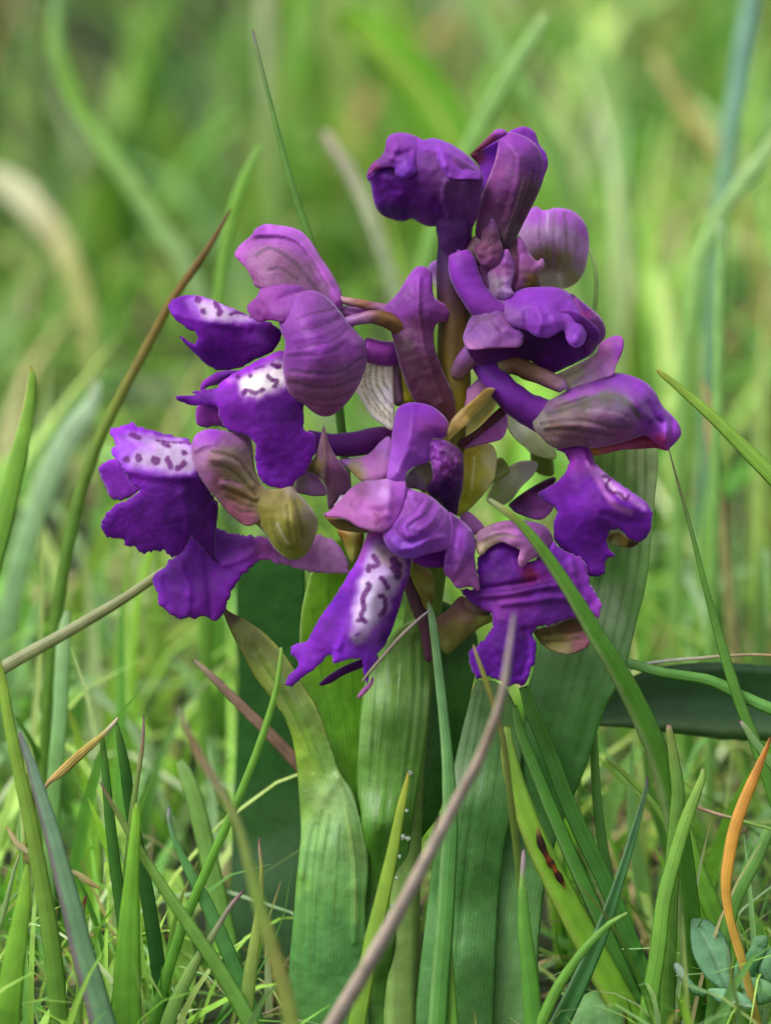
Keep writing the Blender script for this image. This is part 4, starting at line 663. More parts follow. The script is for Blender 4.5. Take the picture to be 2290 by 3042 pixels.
# ------------------------------------------------------------------ leaves of the orchid
def leafveins(c, lines, hx, wd=3, soft=4): return [st(c, l, wd, hx, soft) for l in lines]
patch('leaf', orchid, 6, '94 28 110 60 130 108 205 148 300 208 382 288 452 380 522 500 592 620 642 760 700 930 762 1022 802 1150 840 1300 848 1450 834 1600 832 1800 830 1960 850 2212 820 2420 500 2420 430 2212 442 1930 462 1700 482 1450 497 1290 500 1200 490 1000 470 822 430 682 350 560 270 452 200 322 140 202 96 80',
      '96 40 -40  250 200 0  180 280 -20  400 400 20  330 500 0  560 640 40  450 700 10  680 950 30  490 1000 -10  560 1130 -5  510 1350 10  620 1060 25  680 1200 55  620 1350 50  760 1250 60  840 1400 45  640 1550 55  830 1900 35  450 1900 15  620 1900 50  620 2400 40', '6c8a40', (4, 5), 40, mat=M_LEAF, wob=(4, 90),
      cols=ck(6, '100 60 4a3628 150 150 4c3c24 200 200 788048 300 300 6a7438 450 480 5c7030 560 640 62803a 640 850 689244 520 900 7ca03c 480 800 84a83c 530 1130 6c9440 600 1100 7c9c60 720 1050 7ca068 580 1230 7cac64 680 1250 86b07c 740 1250 6c9a50 800 1300 78a05c 600 1400 70a460 700 1450 649854 560 1600 5a944c 680 1700 508c48 780 1600 60964c 600 1850 4c8848 720 1900 4a8444 500 1500 6ca04c 640 2200 4a8440 300 460 7c9040'),  # lower facet keyed lighter, painting in the sheen of its tilt
      strokes=[st(6, '205 150 300 212 382 292 452 385 522 505 592 625 642 762', 4, '9cac58', 5), st(6, '640 760 700 930 740 1180 775 1420 780 1700', 4, '94b468', 5)] + leafveins(6, ['220 260 350 440 470 640 560 850', '300 300 430 480 540 700 620 930', '560 1200 530 1350 510 1550 500 1800 500 2200', '610 1130 580 1300 560 1500 550 1750 550 2200', '650 1150 620 1350 600 1600 600 1900 600 2200', '700 1200 690 1400 670 1650 660 1900', '720 1000 790 1200 810 1450 800 1800'], '4f7c38', 3, 5),
      ridges=[rd(6, '300 330 430 520 540 720 640 960', 14, 5), rd(6, '260 300 380 500 490 700 560 930', 8, -4), rd(6, '690 960 610 1080 550 1190 515 1330 500 1450', 18, 9), rd(6, '690 960 740 1180 775 1420 775 1800', 9, 6), rd(6, '585 1200 550 1350 535 1500 525 1800', 7, -4), rd(6, '640 1250 600 1500 580 1900', 7, -4)], spine='300 300 430 480 540 700 640 930 740 1180 775 1420 775 1800 770 2400', seed=70)
patch('leaf', orchid, 6, '495 262 505 120 530 0 570 -120 700 -260 820 -220 830 0 850 200 840 500 830 800 860 1100 880 1500 860 2000 700 2000 620 1500 560 1000 520 700 500 470', '500 260 -60  560 -100 -80  820 -200 -60  680 300 -130  700 900 -60  760 1900 -20', '7fb82c', (4, 5), 50, mat=M_LEAF,
      cols=ck(6, '540 100 8cc430 600 300 88c030 700 600 6cac2c 740 900 649c2c 700 1300 508a2c 760 1700 447c2c 700 -100 7cb82c'), strokes=leafveins(6, ['560 100 620 500 700 900 760 1400', '640 0 700 500 760 900 800 1400', '720 0 770 500 800 900'], '5a9a28') + [st(6, '497 262 507 122 532 0 572 -118', 4, 'b0cc80', 5)], spine='640 -200 680 300 740 900 800 1900', seed=72)
patch('leaf', orchid, 6, '828 460 860 380 900 320 1000 200 1060 160 1105 150 1150 200 1164 330 1154 600 1124 850 1092 1050 1062 1250 1032 1500 990 1750 960 2000 960 2420 780 2420 800 2000 830 1600 846 1400 800 1150 786 1000 796 800 808 600',
      '840 450 0  1100 160 20  1150 500 0  1060 1250 10  960 2000 10  800 1000 10  830 1600 0  980 600 80  930 1200 80  890 1800 50  870 2400 20', '5c8c36', (4, 5), 45, mat=M_LEAF, wob=(4, 120),
      cols=ck(6, '1050 220 587c34 950 400 608c38 1100 400 5c8c38 860 600 70a04c 980 700 588a34 1100 700 6c9a48 850 900 6a9c48 960 1000 54882c 1050 1000 649842 900 1300 4a8028 1000 1300 548a38 930 1700 487a2a 870 1900 447428 1120 560 84ac64 830 760 84b068'),
      strokes=leafveins(6, ['1020 240 1010 500 980 800 940 1200 900 1700', '960 300 930 600 900 900 880 1300', '1080 230 1080 500 1050 800 1000 1200 950 1650', '890 400 870 700 850 1000', '1120 300 1115 600 1080 900 1040 1200'], '446c26', 4, 5) + leafveins(6, ['990 300 970 600 940 950', '1050 300 1045 600 1010 950', '1100 300 1098 560 1065 860', '920 400 900 700 875 1000'], '7aa45c', 3, 4),
      ridges=[rd(6, '1000 250 985 600 950 1000 900 1500', 9, -5.4), rd(6, '930 350 905 700 880 1100', 8, -2.7), rd(6, '1080 260 1075 600 1030 1000', 8, -2.7)], spine='1050 170 1010 400 985 700 950 1000 900 1500 870 2400', seed=73)
patch('leaf', orchid, 6, '1120 150 1200 60 1320 120 1400 240 1390 420 1330 700 1280 900 1200 1150 1100 1300 1040 1500 980 1900 900 1900 1000 1300 1080 900 1130 500', '1150 300 -90  1390 300 -150  1200 1100 -70  950 1850 -30', '2f6a20', (4, 5), 40, mat=M_LEAF, cols=ck(6, '1250 300 2c6418 1200 700 2e661c 1100 1200 336a22 1340 500 3c7424'), spine='1300 150 1280 500 1180 1000 960 1900', seed=74)
patch('leaf', orchid, 8, '185 222 230 208 290 212 350 260 400 380 420 600 380 850 330 1050 300 1400 280 1900 270 2200 -60 2200 -110 1900 -60 1400 -20 1100 40 800 80 630 130 420',
      '230 215 10  80 640 10  -80 1600 20  410 600 -20  300 1300 0  180 800 60  100 1600 50', '5a8e50', (4, 5), 50, mat=M_LEAF, wob=(4, 120),
      cols=ck(8, '200 260 7ca070 160 450 7ea478 110 650 78a070 300 350 6a9858 250 600 5c9050 200 900 4c8440 100 1000 5a9050 50 1300 4f8848 150 1300 3f7430 200 1700 3c7030 0 1600 4c8444 -40 1400 64985c'),
      strokes=leafveins(8, ['230 260 190 500 140 800 80 1200 40 1800', '270 280 240 550 190 900 130 1300 100 1800', '320 320 300 600 250 950 200 1400', '200 260 150 500 90 800 30 1200'], '44743a', 3, 5), ridges=[rd(8, '260 250 220 600 160 1000 100 1600', 10, -4.5)], spine='260 220 220 600 160 1000 100 1600 90 2200', seed=75)
patch('leaf', orchid, 5, '900 800 1000 770 1100 750 1200 740 1300 755 1318 850 1305 1000 1292 1150 1272 1350 1242 1600 1190 1800 1142 2000 1075 2186 1010 2305 957 2449 885 2676 790 2903 710 3107 640 3406 600 3824 580 4420 120 4420 200 3824 300 3300 400 2900 500 2500 540 2200 600 1990 640 1700 720 1400 820 1050',
      '1000 780 -140  1310 850 -120  1270 1350 -100  1150 1990 -60  780 2850 -30  480 2600 -40  500 3500 -20  400 4300 0  620 1900 -80  800 1200 -130  1060 1300 -60  860 2100 0', '63984c', (4, 5), 50, mat=M_LEAF, wob=(5, 130), h=7,
      cols=ck(5, '960 860 689438 1060 860 709c44 1150 1000 6c9c44 1200 860 a0b884 1250 1000 a4bc8c 1230 1250 98b884 1210 1500 7ca860 1150 1700 6a9a50 1080 1500 5c9040 1000 1650 90b088 1040 1720 98b494 950 1500 4f8a38 850 1900 5c9450 950 2100 548c48 800 2200 629c58 900 2400 4c8840 700 2300 4c8440 700 2700 3f7834'),
      strokes=leafveins(5, ['1180 760 1180 1000 1150 1300 1100 1650 1000 2100 850 2600', '1120 780 1110 1100 1060 1500 960 1950 800 2500', '1050 800 1030 1150 970 1550 860 2000 720 2500', '960 830 920 1200 850 1650 760 2100 660 2500', '1240 770 1240 1000 1210 1350 1150 1750 1040 2150'], '4c7c34', 4, 5) + leafveins(5, ['1080 800 1065 1150 1010 1550 910 2000', '1000 830 975 1200 910 1600 820 2050'], '7aa862', 3, 4),
      ridges=[rd(5, '1175 770 1170 1000 1140 1300 1090 1650 980 2100 840 2600', 12, -6.3), rd(5, '1080 790 1060 1200 1000 1600 880 2100', 9, -2.7)], spine='1180 745 1170 1000 1140 1300 1090 1650 980 2100 840 2600 600 3300 400 4400', seed=76)
patch('leaf', orchid, 6, '178 210 180 -60 220 -230 400 -260 520 -100 520 400 540 900 560 1400 540 2000 480 2420 260 2420 160 1900 150 1400 170 900 190 500', '300 0 -760  480 300 -720  200 700 -800  300 1400 -760  400 2300 -560', '2c5c28', (4, 5), 60, mat=M_HERB, h=8, cols=ck(6, '350 100 1c4a12 300 500 1d4a14 260 800 205018 260 1200 28501f 300 1400 3c5c3c 330 1600 30542c 300 2000 284c24 450 800 1a460e'), spine='380 -40 340 500 340 1200 360 2400', seed=77)  # colours lowered to paint in the shade cast on this leaf
for i, (x, y, r) in enumerate([(1060, 935, 9), (1040, 1128, 7), (1020, 1262, 11), (1048, 1270, 9), (1003, 1360, 7), (988, 1470, 6), (968, 1612, 7), (782, 1230, 7), (776, 1262, 6)]):
    q = pts(6, f'{x} {y}')[0]
    tube('dew_drop', orchid, 'n', f'{q[0]-r*.5} {q[1]} 52 {r*.7}  {q[0]} {q[1]+1} 56 {r}  {q[0]+r*.5} {q[1]} 52 {r*.7}', '0 d8e4dc 1 d8e4dc', mat=M_DEW, ns=10, wob=0, per=3)

# ------------------------------------------------------------------ single grass blades and stalks one can pick out
GB = 'grass_blade'
# right of the orchid
blade(GB, 'broad green blade arching across the lowest right flower with a pale tip', 5, '300 1070 420 12  380 1125 420 22  460 1185 415 26  560 1290 400 32  680 1450 380 40  830 1680 350 48  960 1900 320 58  1064 2066 290 64  1190 2300 240 70  1300 2540 200 74  1390 2800 160 76  1440 3050 130 76',
      '0 a8b090 .06 a4ac74 .14 94a04c .25 74a83c .5 62a034 1 5c9830', fold=.6, roll=(10, 20, 25), edge=('a0a87c', .5))
blade('dry_stalk', 'thick dead brown stalk slanting across the orchid leaves', 6, '1590 120 1400 10.1 1560 330 1400 18.7 1525 560 1390 27.4 1420 850 1370 33.1 1300 1080 1360 37.4 1180 1310 1350 40.3 1050 1560 1340 44.6 920 1790 1330 47.5 800 2000 1320 50.4 650 2250 1310 51.8 560 2420 1300 53.3', '0 948890 .12 968a88 .25 847468 .34 887870 .5 988c84 1 8c8078', fold=.8, roll=(20,), mat=M_DRY, cat='dead stalk', edge=('c0ac98', .5), thick=14)
bb = blade(GB, 'long bright green blade with a brown black blemish on its edge', 8, '350 430 150 20  352 560 150 46  400 760 148 62  480 980 145 70  580 1190 140 76  700 1420 135 84  830 1660 125 90  960 1890 115 92  1080 2100 105 92',
      '0 88a850 .2 8cb840 .5 84b834 1 78b02c', fold=.35, roll=(0, 15), edge=('c0b070', .25))
blade('blemish', None, 8, '500 940 172 6  508 990 173 20  520 1030 174 24  545 1085 173 15  565 1120 172 24  585 1150 170 14  605 1185 167 22  625 1220 161 14  640 1250 157 4', '0 a89048 .12 3a2a1c .3 241a14 .42 6a3018 .5 2c1c14 .62 8a4a20 .7 2c1810 .85 3a2014 1 8a7a3c', parent=bb, ground=False, mat=M_DRY)
blade(GB, 'long mid green blade beside the blemished one, running behind it', 8, '385 330 110 16  420 480 108 34  500 680 105 40  590 900 100 44  680 1110 95 46  780 1330 90 48  900 1600 85 50  1020 1880 80 50', '0 6a9c40 .3 5a9838 1 4c8c30', fold=.5, roll=(20,), edge=('90b070', .4))
blade(GB, 'dark green channelled blade descending from the lowest lip', 8, '430 235 70 30  480 380 70 44  560 570 68 46  640 790 65 48  740 1010 62 50  850 1240 58 52  960 1500 50 54  1060 1760 45 54', '0 5c9038 .4 447c2c 1 4a8834', fold=-.7, roll=(-10,))
blade(GB, 'thin withered blade tip crossing the dark hanging lip', 8, '178 25 480 5  196 85 480 11  222 155 478 14  258 260 475 16  298 390 470 18  330 520 460 18  360 760 430 20  400 1100 380 22', '0 b09a70 .1 a89a6c .3 8c8a3c .6 7a7a40 1 6a8838', fold=.4)
blade(GB, 'short upright green blade with a withered lilac tip', 8, '430 1050 420 6  428 1100 420 13  422 1230 420 18  424 1260 420 26  436 1450 418 40  462 1700 414 52  486 1960 410 58', '0 a08088 .1 b8a0ac .24 b0a0a0 .28 90b860 .4 78b048 1 5ca038', fold=.4, roll=(10,))
blade(GB, 'dark slate green blade with a purple tip leaning right', 8, '1048 685 330 5  1040 750 330 12  1005 880 330 18  950 1070 328 26  890 1260 325 34  820 1460 320 44  720 1690 315 54  590 1960 310 62', '0 5a3c50 .08 6a5c6a .16 5a7c5c .4 4f8450 1 4a8844', fold=-.5, roll=(15,), edge=('8aac88', .4))
blade(GB, 'slim light green blade curving in front of the slate green one', 8, '946 1368 430 5  900 1395 430 12  850 1430 430 18  760 1520 428 24  680 1620 425 28  600 1740 420 32  530 1890 415 34  480 2020 410 36', '0 c0c49a .06 98bc60 .3 78b048 1 70a83c', fold=.5)
blade(GB, 'pale yellow green blade with a bent blunt top', 8, '1326 645 230 10  1318 700 230 22  1280 800 228 34  1235 920 226 40  1180 1100 222 44  1128 1310 218 46  1098 1560 212 50  1060 1800 206 54  1030 2000 200 56', '0 b0b07c .06 94b458 .3 8cb850 .6 84b84c 1 74b03c', fold=.5, roll=(-10,))
blade(GB, 'brown tipped blade rising beside the bent pale one', 8, '1155 425 190 12  1160 480 190 24  1182 620 188 34  1200 760 185 40  1190 930 180 46  1170 1150 170 46  1160 1400 160 46', '0 a08c84 .06 b0987c .14 8c9c50 .4 74a044 1 6a9c3c', fold=.5)
blade(GB, 'curved dead orange blade', 8, '1662 488 260 5.1 1640 550 260 15.3 1585 680 262 28.9 1530 810 264 35.7 1480 960 264 37.4 1448 1130 262 35.7 1440 1260 258 30.6 1460 1400 252 25.5 1500 1540 246 27.2 1530 1640 240 25.5', '0 8a4c30 .08 b87434 .25 dca04c .6 e0ac48 .85 d8ac48 1 b8a44c', fold=.35, roll=(20, -10, 10), edge=('e0b468', .4))
blade(GB, 'thin green stem hanging from the closed hood of the right flower', 'n', '1987 1335 30 3  2004 1400 25 6  2030 1490 20 10  2062 1610 10 14  2094 1740 0 18  2128 1860 -10 26  2162 1980 -20 32  2198 2090 -30 34  2240 2200 -40 36  2290 2340 -50 38  2340 2500 -60 40', '0 b08c90 .15 8a8c60 .3 70a048 1 64a03c', fold=.6)
blade(GB, 'smooth green blade bending right over the dark horizontal leaf', 8, '905 108 -60 24  980 125 -60 30  1100 160 -60 28  1220 180 -60 30  1340 200 -60 32  1430 235 -58 34  1500 275 -56 34  1600 320 -54 36  1760 400 -50 38  1900 560 -45 38', '0 88b86c .3 74b054 1 70ac54', fold=.6)
blade('dry_stalk', 'thin whitish dead stalk lying over the dark horizontal leaf', 8, '960 150 -90 6  1040 122 -90 9  1160 105 -90 10  1290 95 -92 11  1420 84 -94 10  1560 76 -96 9  1720 82 -98 8', '0 a8b49a .3 c8c8bc .6 b8b090 1 a88a60', fold=.5, ground=False, mat=M_DRY, cat='dead stalk')
blade(GB, 'dark green leaf lying level to the right of the orchid', 8, '560 420 -420 20  760 370 -430 80  950 325 -440 150  1150 300 -450 200  1350 300 -460 225  1550 310 -470 230  1750 320 -480 225  2000 350 -490 200  2300 420 -500 140', '0 2f5630 .3 335c36 .6 3a6240 .8 466c4c 1 3c6644', fold=-.6, roll=(15, -10, 5), cat='leaf', ground=True, edge=('6a8a60', .5), mat=M_LEAF)
blade(GB, 'pink tipped blade leaning behind the orange one', 8, '1508 405 60 8  1540 445 60 18  1590 520 58 26  1660 610 55 30  1760 760 50 34', '0 8a6c74 .1 b0a49c .25 88a86c 1 6aa048', fold=.5)
blade(GB, 'thin yellow green blade arching low behind the broad arching one', 8, '838 592 -60 6  880 622 -60 13  960 700 -60 16  1040 780 -62 18  1110 870 -64 20  1160 970 -66 22  1180 1130 -70 24', '0 c0c890 .2 94b850 1 80b048', fold=.5)
blade('dry_stalk', 'thin pinkish dead stem crossing behind the orange blade', 8, '1275 828 120 8  1310 845 120 11  1400 875 118 11  1470 893 116 10  1560 920 112 9  1680 952 108 8', '0 b0a080 .2 b89480 .5 a08c70 .7 8aa858 1 80a850', ground=False, mat=M_DRY, cat='dead stalk', fold=.5)
blade(GB, 'straight dark green blade standing behind the blemished one', 8, '780 470 -90 22  785 620 -90 26  795 800 -90 28  820 1000 -88 30  850 1180 -86 32  890 1400 -84 34  930 1650 -80 34', '0 7aa850 .5 5c9440 1 548c3c', fold=.6)
blade(GB, 'bright broad blade filling in behind the pale bent one', 8, '1180 800 -80 10  1240 960 -80 40  1290 1150 -78 56  1360 1320 -76 60  1430 1500 -74 60  1500 1750 -70 60', '0 94b050 .3 7cb43c 1 6cac34', fold=.4)
blade(GB, 'green blade crossing low under the orange one', 8, '1665 930 60 30  1600 1080 60 40  1540 1190 58 42  1480 1320 56 42  1440 1480 54 42', '0 7cac5c 1 74b04c', fold=.4)
blade(GB, 'long flat green blade running up the middle of the plant to the stem', 6, '1150 60 200 10  1172 160 200 24  1190 300 200 27  1215 520 200 30  1240 760 202 33  1255 960 205 40  1262 1200 210 48  1250 1450 215 52  1235 1700 220 55  1215 1950 225 56  1195 2250 230 58', '0 6a7c44 .06 7ca070 .3 76a86c .6 68a454 1 60a044', fold=.5, roll=(0, 10, 0), edge=('9cc080', .4))
blade(GB, 'thin bright blade standing against the long flat middle one', 6, '1268 1250 190 12  1262 1500 195 20  1250 1750 200 24  1262 2000 205 28  1280 2250 210 30', '0 8cb850 1 74ac3c', fold=.5)
blade(GB, 'yellow green pointed blade with an orange tip in front of the centre leaf', 6, '1048 935 300 4  1040 985 300 14  1012 1110 298 27  968 1340 295 37  915 1580 290 46  865 1800 286 52  815 2050 280 56  780 2260 276 58', '0 c07830 .05 c09c40 .14 a8b040 .4 90b03c 1 7ca838', fold=.35, roll=(-15,))
blade(GB, 'slim bright green blade leaning in front of the left orchid leaf', 7, '1545 42 330 7  1543 100 330 13  1515 290 328 18  1440 540 325 22  1350 780 322 24  1255 1000 320 26  1150 1240 316 28  1040 1490 312 30  950 1740 308 33  880 1980 304 36  830 2180 300 38', '0 c0b478 .04 98bc5c .2 84b848 .6 74b03c 1 68a838', fold=.5, roll=(10,))
blade('dry_stalk', 'thin grey violet dead stem leaning against the central lip', 4, '1115 1540 290 5  1020 1620 292 10  900 1735 294 12  800 1850 296 11  700 1965 298 10  640 2040 299 6', '0 746880 .3 7c7468 .7 8a8070 1 808060', mat=M_DRY, cat='dead stalk', fold=.5, ground=False)
# left foreground
blade(GB, 'broad blue green blade with a purple edge leaning left', 7, '108 505 560 8.5 125 560 560 20.4 175 700 558 32.3 230 880 555 42.5 290 1080 552 51.0 345 1290 548 57.8 400 1500 544 64.6 460 1740 540 71.4 530 1980 535 76.5 590 2200 530 79.9', '0 8a7a86 .05 8c8890 .14 88a090 .3 88ac8c .6 80a880 1 78a478', fold=.4, roll=(0, 10), edge=('84667c', .75))
blade(GB, 'yellow green blade bending down at the edge beside the blue green one', 7, '-40 40 480 20  10 220 480 28  45 430 480 34  100 700 478 40  150 920 475 44  195 1150 470 46  240 1400 465 50  280 1640 460 54  310 1900 455 56', '0 98b848 .3 90b444 .7 84a844 1 70a03c', fold=.5)
blade('dry_stalk', 'tan withered blade bent over with a pale tip', 7, '650 428 210 5  620 468 210 13  560 530 210 17  490 590 208 24  400 670 206 29  330 735 204 26  270 785 202 14  240 830 200 8', '0 b09c78 .15 b8b098 .3 a89c54 .55 b09850 .8 b89c60 1 806468', ground=False, mat=M_DRY, cat='withered blade', fold=.4)
blade(GB, 'deep green blade standing under the bent tan one', 7, '560 535 190 14  575 680 190 22  590 850 190 28  610 1050 188 32  640 1300 186 36  680 1600 184 38  700 1900 180 40', '0 5a8c34 .3 417828 1 3c7424', fold=.6)
blade(GB, 'dark green blade with a straight edge behind the bent tan one', 7, '640 460 120 10  665 580 120 26  690 720 120 34  715 900 118 38  760 1150 116 42  810 1400 112 46  850 1650 108 48', '0 5a8c38 .3 3c7424 1 36702a', fold=.5, roll=(20,))
blade(GB, 'thin purple tipped blade standing upright on the left', 7, '790 415 150 4  788 500 150 9  778 620 150 13  755 760 150 16  735 900 148 20  715 1080 146 22  690 1350 142 24', '0 8a647c .15 9a7c80 .3 a09068 .5 88a050 1 74a044', fold=.5)
blade(GB, 'broad bright green blade with a cream nick at its tip', 7, '752 898 420 8  750 960 420 24  742 1100 420 34  728 1290 418 44  715 1500 415 60  705 1720 412 76  700 1940 408 88  695 2180 405 94', '0 b8ac70 .04 98c048 .15 8cc43c .5 80bc3c 1 74b038', fold=.35, roll=(10,))
blade(GB, 'long green blade slanting down right with a brown tip', 7, '552 785 380 4  590 860 380 12  660 980 380 19  760 1150 380 26  860 1310 380 32  960 1460 380 37  1070 1620 380 41  1180 1780 380 45  1290 1960 380 48  1400 2160 380 50', '0 8a6474 .06 8a6c60 .16 7c8448 .3 80a44c .6 78a848 1 70a444', fold=.5, roll=(-10,))
blade(GB, 'green blade with a silvery lilac tip slanting down right', 7, '930 918 300 5  928 980 300 13  945 1060 300 16  985 1160 298 22  1050 1290 296 32  1130 1440 294 40  1220 1640 290 46  1300 1830 286 50  1380 2030 282 52  1440 2200 280 52', '0 806888 .04 b0a4c0 .08 a8b4b4 .12 7c9c78 .3 68a45c 1 60a44c', fold=.5, roll=(15,))
blade(GB, 'short curved blade with a dark wine tip', 7, '1342 1382 350 4  1315 1410 350 11  1265 1470 350 14  1210 1560 348 17  1150 1660 346 22  1080 1770 344 30  1010 1900 342 38  940 2060 340 44  900 2200 338 46', '0 5a2440 .06 7a3c5c .2 a08a88 .4 98a078 .6 88a858 1 78a848', fold=.5, roll=(0,))
blade(GB, 'pointed yellowish blade with a thin purple tip before the dark leaf', 7, '1424 1085 330 3  1426 1150 330 8  1436 1260 330 12  1432 1400 330 18  1415 1560 330 27  1390 1740 328 36  1365 1920 326 42  1345 2150 324 46', '0 6a3864 .06 a07088 .15 b09878 .3 a0a850 1 8cb054', fold=.4)
blade(GB, 'blurred blade with a brown upper half bending through the left foreground', 7, '975 370 1400 8.6 1020 480 1400 17.3 1090 630 1400 25.9 1170 760 1400 27.4 1250 900 1400 27.4 1320 1060 1400 28.8 1370 1250 1400 33.1 1420 1440 1400 38.9 1490 1680 1400 44.6 1560 1920 1400 49.0 1620 2200 1400 50.4', '0 a8a08c .08 a0947c .15 907858 .24 a08c6c .34 98986c .45 90a058 .7 88a84c .85 94984c 1 88a044', fold=.4)
blade('dry_stalk', 'brown dead stalk slanting down behind the left orchid leaf', 7, '1060 110 -300 12  1160 200 -300 22  1260 300 -300 28  1380 420 -300 32  1500 540 -300 36  1640 690 -300 38  1800 900 -300 40', '0 a89c80 .2 9a8070 .5 9a7c6c 1 90705c', mat=M_DRY, cat='dead stalk', fold=.6)
blade(GB, 'pale green blunt blade, soft in focus, beside the dark leaf', 7, '985 665 -450 20  1020 740 -450 44  1070 880 -450 50  1120 1080 -450 54  1170 1300 -445 56  1230 1560 -440 58  1290 1850 -430 58', '0 a8cc80 .3 90bc60 1 70a444', fold=.4)
blade('dry_stalk', 'thick olive stalk slanting up behind the lowest left lip', 7, '900 -380 -260 28  700 -240 -250 32  500 -120 -240 36  330 -22 -230 38  180 60 -220 40  20 150 -210 42  -60 200 -205 42', '0 8a9058 .5 94986c 1 9aa070', fold=.8, ground=False, cat='stalk', edge=('c0c49c', .6), thick=16, roll=(-20,))
blade(GB, 'pale green soft focus blade standing upright behind the olive stalk', 7, '375 -160 -700 20  350 -20 -700 40  338 200 -700 44  330 420 -700 46  310 650 -695 46  290 900 -690 46', '0 b0d098 .5 9cc888 1 84b464', fold=.3)
blade(GB, 'bright yellow green blade in the corner beside the yellow green bent one', 7, '150 1230 620 10  135 1400 620 40  105 1600 618 58  70 1820 615 72  40 2100 610 80', '0 94bc44 .4 88bc3c 1 78b034', fold=.35)
blade(GB, 'slender green blade crossing behind the blue green one', 7, '110 1180 300 6  80 1260 300 10  50 1380 300 14  10 1540 298 18  -50 1700 295 20', '0 b4b894 .3 94b078 1 78a048', fold=.4)
blade('dry_stalk', 'curled straw coloured dead blade tip', 7, '38 1030 420 4  60 1070 420 14  100 1130 420 19  170 1180 418 17  250 1215 415 8', '0 b89c70 .3 c4b080 .7 c8bc90 1 b0a070', ground=False, mat=M_DRY, cat='withered blade', fold=.4)
blade('dry_stalk', 'short straw coloured dead scrap behind the blue green blade', 7, '370 1270 380 6  420 1290 380 18  480 1330 380 20  550 1370 378 8', '0 b8b080 .5 c4b87c 1 b09c60', ground=False, mat=M_DRY, cat='withered blade', fold=.4)
blade(GB, 'wine red pointed blade tip peeping beside the blue green blade', 7, '475 1405 460 4  462 1450 460 12  455 1510 460 15  450 1620 458 18  440 1900 455 22', '0 7a3040 .1 8a3c48 .25 8a4438 .35 80904c 1 74a044', fold=.4)
blade(GB, 'stout pale green blade at the left with a brown point', 9, '130 1580 -600 4.8 138 1640 -600 20.8 122 1780 -600 36.8 85 1950 -598 51.2 40 2120 -595 64.0 0 2280 -590 70.4 -60 2500 -580 73.6', '0 b88c4c .05 b0a850 .12 94bc48 .4 8cbc48 1 7cb044', fold=.3)
# stems rising behind the flowers
blade(GB, 'thin upright stem with a purple tip rising behind the upper left hood', 9, '1092 126 -80 3  1096 150 -80 7  1108 200 -80 9  1135 310 -80 11  1175 470 -82 14  1220 650 -84 18  1262 800 -86 20  1300 920 -88 22  1345 1060 -90 24  1420 1400 -95 26  1480 1900 -100 28', '0 8a5a6c .03 9a5c70 .06 8c7484 .14 94948c .2 8aa070 .4 74a050 1 64983c', fold=.6)
blade(GB, 'long brown and olive blade slanting down behind the left lips', 9, '997 900 -680 3.4 970 950 -680 10.2 905 1060 -680 17.0 830 1170 -682 22.9 750 1285 -685 26.3 680 1410 -688 28.1 600 1560 -692 29.8 540 1670 -696 30.6 480 1790 -700 32.3 420 1920 -705 34.0 360 2090 -710 35.7 320 2240 -715 37.4', '0 6a3c34 .05 744c34 .2 7c5c34 .4 8a7438 .6 8a8840 .75 7c943c 1 74a040', fold=.6)
blade(GB, 'yellow green blade with an orange tip reaching in at the right', 10, '1172 1598 -40 6  1190 1612 -40 16  1240 1652 -40 22  1310 1710 -42 28  1390 1780 -44 34  1480 1865 -46 40  1580 1965 -48 46  1700 2090 -50 50  1850 2270 -55 52', '0 b88848 .04 c09c54 .1 a8b44c .3 98bc4c 1 84b444', fold=.4, roll=(10,))
# soft blades of the background meadow
BGG = 'soft blades in the background meadow'
blade(GB, 'long soft green blade curving down from the top left corner', 9, '255 -60 -4420 30 245 80 -4420 42 255 230 -4420 50 310 400 -4420 54 400 560 -4420 56 520 730 -4403 58 650 920 -4386 60 760 1080 -4369 60', '0 98bc80 .4 90c050 1 98b878', BGG, fold=.3)
blade(GB, 'pale straw blade, soft in focus, arching in at the left edge', 9, '-60 740 -6230 52.8 20 790 -6230 87.1 110 860 -6230 95.0 190 950 -6230 87.1 260 1050 -6230 73.9 310 1160 -6213 66.0', '0 d8dcb0 .4 dcdab4 .7 ccc494 1 b0b470', BGG, fold=.3, mat=M_DRY)
blade(GB, 'cream vertical blade, soft in focus, behind the purple tipped stem', 9, '1165 -80 -6120 50 1150 60 -6120 56 1145 200 -6120 52 1150 400 -6103 50 1170 640 -6086 50', '0 b8bc98 .5 a8b888 1 94ac68', BGG, fold=.3)
blade(GB, 'pale brown blade, soft in focus, left of the topmost flower', 9, '1395 560 -3350 24.0 1440 630 -3350 38.0 1500 720 -3350 42.0 1560 840 -3350 44.0 1620 980 -3341 44.0 1680 1160 -3333 44.0', '0 b8a898 .3 b0ac94 1 98a880', BGG, fold=.3, mat=M_DRY)
blade(GB, 'bright green blade, soft in focus, above the spotted left lip', 9, '1130 620 -1530 16 1090 700 -1530 30 1045 800 -1530 36 1005 920 -1530 38 975 1060 -1526 40 950 1260 -1521 42', '0 94c060 .4 88bc4c 1 80b048', BGG, fold=.3)
blade(GB, 'light green blade, soft in focus, leaning right above the topmost flower', 10, '700 55 -2890 22 660 120 -2890 40 600 220 -2890 46 530 330 -2890 48 460 450 -2890 50 390 580 -2881 50 300 760 -2873 50', '0 b8d490 .2 a4cc80 1 8cbc60', BGG, fold=.3)
blade(GB, 'soft green blade crossing behind the light one above the topmost flower', 10, '340 -60 -4760 50 400 60 -4760 56 470 180 -4760 58 540 290 -4743 56 620 420 -4726 54', '0 a0c47c .5 94bc6c 1 84b05c', BGG, fold=.3)
